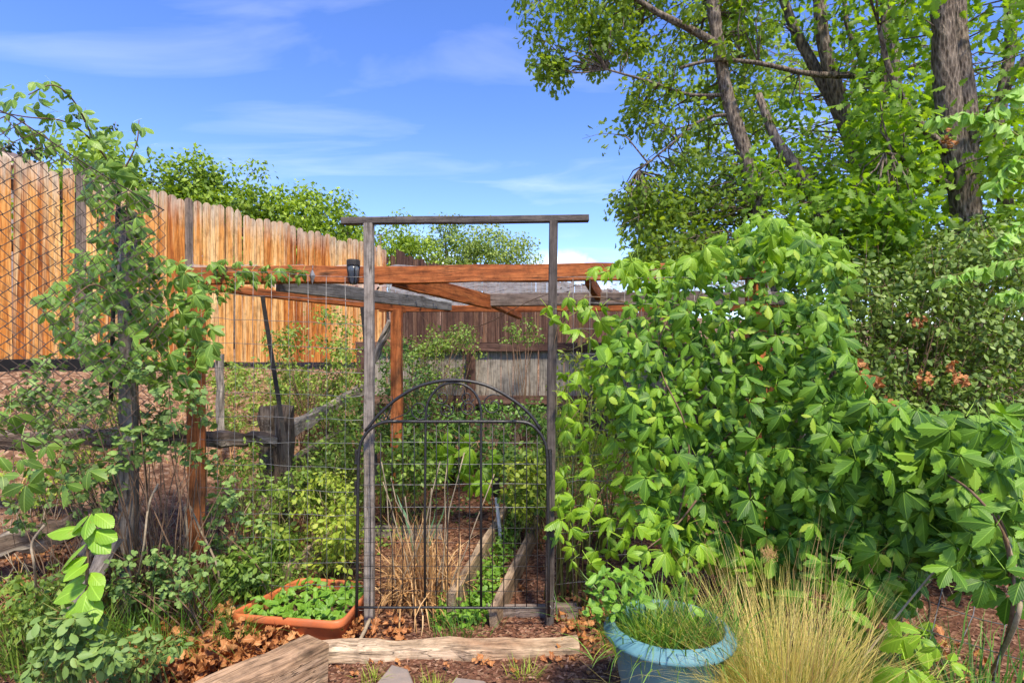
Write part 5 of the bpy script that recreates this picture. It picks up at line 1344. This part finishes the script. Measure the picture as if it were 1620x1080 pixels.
obj('seed_head', blades_mesh('seed_head', hb, rng.uniform(0, 6.28, n), rng.uniform(0.015, 0.035, n), rng.uniform(0.3, 2.2, n), rng.normal(size=n), np.full(n, 0.0012), M['drygrass'], 3), fg)

st_ = tuft('straw_clump', 'dry tan grass clump standing right behind the gate', 'grass', (-0.55, 3.28, 0.02), 130, 0.085, 0.20, 0.74, 0.12, 0.5, 0.006, 'drygrass', 6, azc=0.0, azs=3.0)
tuft('', '', '', (-0.53, 3.28, 0.02), 320, 0.085, 0.12, 0.62, 0.10, 2.2, 0.012, 'drygrass', 8, 'curled_blades', parent=st_, azc=0.0, azs=3.0)
for i in range(9):
    a = Vector((-0.56 + random.uniform(-.2, .2), 3.2, 0.03)); b = a + Vector((random.uniform(-.35, .3), random.uniform(-.05, .2), random.uniform(0.5, 0.85)))
    tube('stalk', wobble(a, b, 5, 0.01), 0.0035, M['drystem'], st_, 4)
ir = thing('iris_clump', 'grey green iris blades standing among the straw', 'plant', (-0.55, 3.7, 0.05))
for i in range(7):
    n = 1; c = np.array([[-0.56 + random.uniform(-.09, .05), 3.75 + random.uniform(-.05, .05), 0.05]])
    obj('blade', blades_mesh('blade', c, np.array([math.pi * random.choice((0.95, 0.1))]), np.array([random.uniform(.4, .62)]), np.array([random.uniform(.05, .3)]), np.array([random.uniform(0, .5)]), np.array([0.034]), M['iris'], 7), ir)

# grass and weeds in the blue pot
pw = tuft('pot_grass', 'green grass and weeds growing out of the blue flowerpot', 'grass', (POT.x - 0.02, POT.y, 0.335), 620, 0.11, 0.12, 0.34, 0.6, 1.2, 0.0055, 'greengrass', 6)
tuft('', '', '', (POT.x - 0.08, POT.y, 0.335), 300, 0.09, 0.08, 0.22, 0.5, 1.3, 0.004, 'yellowweed', 5, 'pale_blades', parent=pw)
pos = np.array([tuple(P(x, y, 2.16 + random.uniform(-.05, .1))) for x, y in [(950 + random.uniform(-20, 70), 920 + random.uniform(-20, 55)) for _ in range(150)]])
scatter(pw, 'ovate', mats(pos, rnd_dir(150, (0, -.6, 1)), rnd_dir(150), rng.uniform(.022, .05, 150)), M['mint'], 150)
pos = np.array([tuple(P(1086 + random.uniform(-12, 16), 885 + i * 9, 2.16 + random.uniform(-.02, .02))) for i in range(12)])
tube('weed_stem', [P(1088, 975, 2.17), P(1086, 930, 2.16), P(1090, 880, 2.15)], 0.002, M['greenstem'], pw, 4)
scatter(pw, 'broad', mats(pos, rnd_dir(12, (0, -.8, .8)), rnd_dir(12, (0, -.2, -.6)), rng.uniform(.03, .055, 12)), M['mint'], 12)

# green grass bottom right and around
tuft('grass_tuft', 'broad bladed green grass at the bottom right corner', 'grass', (1.66, 2.02, 0.0), 340, 0.16, 0.30, 0.62, 0.4, 1.1, 0.008, 'greengrass', 7)
tuft('grass_tuft', 'green grass blades leaning against the leaning wire mesh', 'grass', (1.50, 2.2, 0.0), 180, 0.14, 0.22, 0.46, 0.5, 1.0, 0.006, 'greengrass', 6)
tuft('grass_tuft', 'white tipped grass shoots in front of the blue pot', 'grass', (0.66, 1.86, 0.0), 60, 0.05, 0.14, 0.26, 0.6, 1.3, 0.005, 'greengrass', 6)
tuft('grass_tuft', 'grass at the left edge below the lower rail', 'grass', (-2.12, 2.65, 0.0), 420, 0.13, 0.25, 0.55, 0.3, 0.7, 0.006, 'weed', 6)
tuft('grass_tuft', 'dark grass tangle at the foot of the leaning boards', 'grass', (-1.72, 2.8, 0.0), 420, 0.13, 0.2, 0.5, 0.45, 1.2, 0.005, 'greengrass', 6)
tuft('grass_tuft', 'grass blades in front of the orange planter left rim', 'grass', (-1.36, 2.86, 0.0), 60, 0.04, 0.12, 0.3, 0.3, 0.8, 0.006, 'greengrass', 6)
tuft('grass_tuft', 'grass sprouting between gate foot and sill timber', 'grass', (-0.28, 2.95, 0.0), 110, 0.07, 0.08, 0.2, 0.3, 0.7, 0.004, 'greengrass', 5)
tuft('grass_tuft', 'thin grass tuft before the sill timber at right', 'grass', (0.06, 2.55, 0.0), 70, 0.035, 0.05, 0.12, 0.4, 0.8, 0.003, 'yellowweed', 4)
tuft('grass_tuft', 'thin grass tuft beside the flagstone', 'grass', (-0.33, 2.42, 0.0), 80, 0.03, 0.05, 0.13, 0.4, 0.8, 0.003, 'yellowweed', 4)
tuft('grass_tuft', 'tiny grass sprig left of the flagstone', 'grass', (-0.62, 2.52, 0.0), 50, 0.03, 0.04, 0.11, 0.4, 0.8, 0.003, 'yellowweed', 4)
tuft('grass_tuft', 'long weedy grass by the red left post', 'grass', (-1.62, 3.3, 0.0), 300, 0.14, 0.2, 0.55, 0.3, 0.8, 0.005, 'greengrass', 6)
tuft('grass_tuft', 'rank grass behind the split rail post', 'grass', (-1.55, 4.5, 0.3), 500, 0.26, 0.25, 0.6, 0.35, 0.9, 0.007, 'weed', 6)

# dry grass on the left slope: nobody could count it
n = 9000; X = rng.uniform(-5.2, -1.2, n); Y = rng.uniform(2.4, 7.5, n); d = (X + 4.5) * FN[0] + (Y - 5) * FN[1]; k = (d > 0.5) & (d < 3.3); X, Y = X[k], Y[k]; n = len(X)
clump_w = (np.sin(X * 5 + 1) * np.sin(Y * 4.3) + rng.normal(size=n) * 0.5) > -0.1; X, Y = X[clump_w], Y[clump_w]; n = len(X)
obj('dry_grass', blades_mesh('dry_grass', np.stack([X, Y, terr(X, Y)], -1), rng.uniform(0, 6.28, n), rng.uniform(.08, .28, n), np.abs(rng.normal(size=n)) * .6, rng.normal(size=n) * .8, rng.uniform(.003, .007, n), M['drygrass'], 4), kind='stuff', label='dry tan grass on the stony slope at left', cat='grass')

# ------------------------------------------------------------------ litter
def lay(fn, n, s0, s1, mat, tpl, name, label, cat, zup=0.01, tilt=0.5, parts=0):
    pos = fn(n); n = len(pos); pos[:, 2] = terr(pos[:, 0], pos[:, 1]) + np.abs(rng.normal(size=n)) * zup
    A = mats(pos, rnd_dir(n, (0, 0, 1 / tilt)), rnd_dir(n), rng.uniform(s0, s1, n))
    return A


def rect(x0, x1, y0, y1):
    return lambda n: np.stack([rng.uniform(x0, x1, n), rng.uniform(y0, y1, n), np.zeros(n)], -1)


A = np.concatenate([lay(rect(-2.6, 2.2, 1.8, 3.2), 15000, 0.010, 0.032, 0, 0, 0, 0, 0, 0.004), lay(rect(-1.3, 2.4, 3.2, 6.3), 13000, 0.012, 0.040, 0, 0, 0, 0, 0, 0.006), lay(rect(1.2, 4.0, 2.0, 5.0), 5000, 0.012, 0.040, 0, 0, 0, 0, 0, 0.006)])
scatter(None, 'chip', A, M['chips'], 0, mass='bark_mulch', label='loose reddish bark mulch chips over the soil', cat='mulch')


def poly_fn(poly):
    def fn(n):
        q = sample_poly(poly, n); return np.array([tuple(PG(x, y)) for x, y in q])
    return fn


drift = [(170, 960), (260, 930), (360, 960), (420, 985), (520, 1000), (500, 1010), (400, 1050), (300, 1090), (180, 1090), (190, 1020)]
Ad = lay(poly_fn(drift), 1000, 0.05, 0.105, 0, 0, 0, 0, 0, 0.035, 0.9)
Ar = lay(poly_fn([(880, 980), (960, 960), (975, 1010), (955, 1040), (900, 1020)]), 70, 0.05, 0.09, 0, 0, 0, 0, 0, 0.03, 0.9)
As_ = lay(poly_fn([(520, 1030), (960, 1030), (960, 1075), (520, 1075)]), 50, 0.03, 0.06, 0, 0, 0, 0, 0, 0.01, 0.7)
Ap = lay(rect(-0.9, -0.55, 2.84, 3.1), 60, 0.04, 0.08, 0, 0, 0, 0, 0, 0.02, 0.9)
Ar2 = lay(rect(1.1, 2.2, 2.2, 3.4), 240, 0.05, 0.09, 0, 0, 0, 0, 0, 0.02, 0.9)
Ag = lay(rect(-0.8, 1.3, 3.15, 5.5), 160, 0.03, 0.07, 0, 0, 0, 0, 0, 0.012, 0.7)
Al = lay(poly_fn([(0, 880), (180, 860), (240, 900), (180, 960), (0, 1000)]), 200, 0.04, 0.08, 0, 0, 0, 0, 0, 0.03, 0.9)


def leaves_with_singles(A, label, group, k):
    Y = A[:, 1, 3]; sz = np.linalg.norm(A[:, :3, 1], axis=1) / Y + A[:, 2, 3] * 0.3
    o = np.argsort(-sz); ch = rng.integers(0, 6, k)
    for i, c in zip(o[:k], ch):
        key = ('curled', int(c), 'fallen')
        if key not in _tm:
            v, f, uv = TPL['curled'][c]; _tm[key] = mesh('fallen_leaf', v, f, M['deadleaf'], uv, smooth=True)
        obj('fallen_leaf', _tm[key], None, Matrix(A[i].tolist()), label=label, cat='leaf', group=group)
    return A[o[k:]]


rest = [leaves_with_singles(Ad, 'curled brown oak leaf in the drift behind the corner timber', 'dead leaves in the drift', 150),
        leaves_with_singles(Ar, 'curled brown leaf in the heap left of the blue pot', 'dead leaves by the blue pot', 30),
        leaves_with_singles(As_, 'small dead leaf on the mulch before the sill timber', 'dead leaves on the front mulch', 24),
        leaves_with_singles(Ap, 'dead leaf lying by the left foot of the gate', 'dead leaves at the gate foot', 14), Ar2, Ag, Al]
scatter(None, 'curled', np.concatenate(rest), M['deadleaf'], 0, mass='leaf_litter', label='brown dead leaf litter lying on the soil', cat='leaf litter')

# dried leaf bunches caught in the shrub
for i, (x, y, Y, s) in enumerate(((1372, 590, 2.95, 1.2), (1448, 503, 3.3, 0.6), (1520, 585, 3.2, 0.8), (1460, 595, 3.25, 0.7), (1500, 218, 4.2, 0.7))):
    c = np.array(tuple(P(x, y, Y))); n = int(9 * s) + 3
    root = thing('dried_leaf_bunch', ['largest rusty dried leaf bunch beside the creeper edge', 'tiny rusty dried leaf bunch in the upper shrub mound', 'rusty dried leaf pair at the right of the shrub mound', 'small rusty dried leaf bunch low in the shrub mound', 'rusty dried leaf bunch on the thick oak trunk'][i], 'dead leaves', c)
    scatter(root, 'curled', mats(c + rng.normal(size=(n, 3)) * 0.03 * s, rnd_dir(n, (0, -1, 0)), rnd_dir(n, (0, 0, -1.2)), rng.uniform(.06, .1, n) * s), M['deadleaf'], n)

# twigs and bare stems
for i, (lab, pts, r_, mt) in enumerate((
    ('pale bent stick lying on the dead leaves', [PG(335, 985) + Vector((0, 0, .03)), PG(375, 978) + Vector((0, 0, .07)), PG(405, 985) + Vector((0, 0, .06)), PG(422, 1000) + Vector((0, 0, .02))], 0.009, 'drystem'),
    ('straight stick lying across the left end of the sill timber', [PG(550, 1052) + Vector((0, 0, .015)), PG(570, 1030) + Vector((0, 0, .06)), PG(585, 1005) + Vector((0, 0, .085))], 0.010, 'drystem'),
    ('long bare cane rising at the right edge', [PG(1560, 1078), P(1605, 990, 1.98), P(1612, 930, 1.98), P(1590, 850, 2.0)], 0.008, 'drystem'),
    ('thin bare twig slanting across the leaning wire mesh', [P(1350, 1060, 2.15), P(1430, 960, 2.2), P(1500, 880, 2.2), P(1545, 855, 2.15)], 0.004, 'drystem'),
    ('thin bare twig standing by the red left post', [PG(345, 960), P(345, 900, 3.1), P(318, 840, 3.1), P(300, 800, 3.1)], 0.006, 'drystem'),
    ('upright pale cane just left of the red post', [PG(293, 930), P(297, 870, 3.05), P(293, 800, 3.05)], 0.006, 'drystem'),
    ('thin bent twig in the left undergrowth', [PG(205, 960), P(225, 880, 2.75), P(235, 800, 2.75), P(250, 765, 2.8)], 0.005, 'drystem'),
    ('curved bare twig at the lower left edge', [PG(60, 980), P(55, 900, 2.4), P(50, 860, 2.4), P(70, 830, 2.4)], 0.005, 'drystem'))):
    tube('bare_twig', spline(pts, 12), r_, M[mt], None, 6, label=lab, cat='twig')
mb = Multi()
for i in range(110):
    a = PG(random.uniform(0, 330), random.uniform(860, 980)); b = a + Vector((random.gauss(0, .18), random.gauss(0, .12), random.uniform(.05, .5))); mb.tube(wobble(a, b, 4, 0.015), 0.0025, 3)
for i in range(60):
    a = PG(random.uniform(330, 560), random.uniform(780, 900)); b = a + Vector((random.gauss(0, .15), random.gauss(0, .12), random.uniform(.1, .5))); mb.tube(wobble(a, b, 4, 0.015), 0.0022, 3)
for i in range(60):
    a = PG(random.uniform(1270, 1620), random.uniform(900, 1000)); b = a + Vector((random.gauss(0, .2), random.gauss(0, .12), random.uniform(.05, .5))); mb.tube(wobble(a, b, 4, 0.015), 0.0022, 3)
mb.build('dry_twigs', M['drystem'], None, kind='stuff', label='tangle of dry twigs and stalks in the undergrowth', cat='twigs')
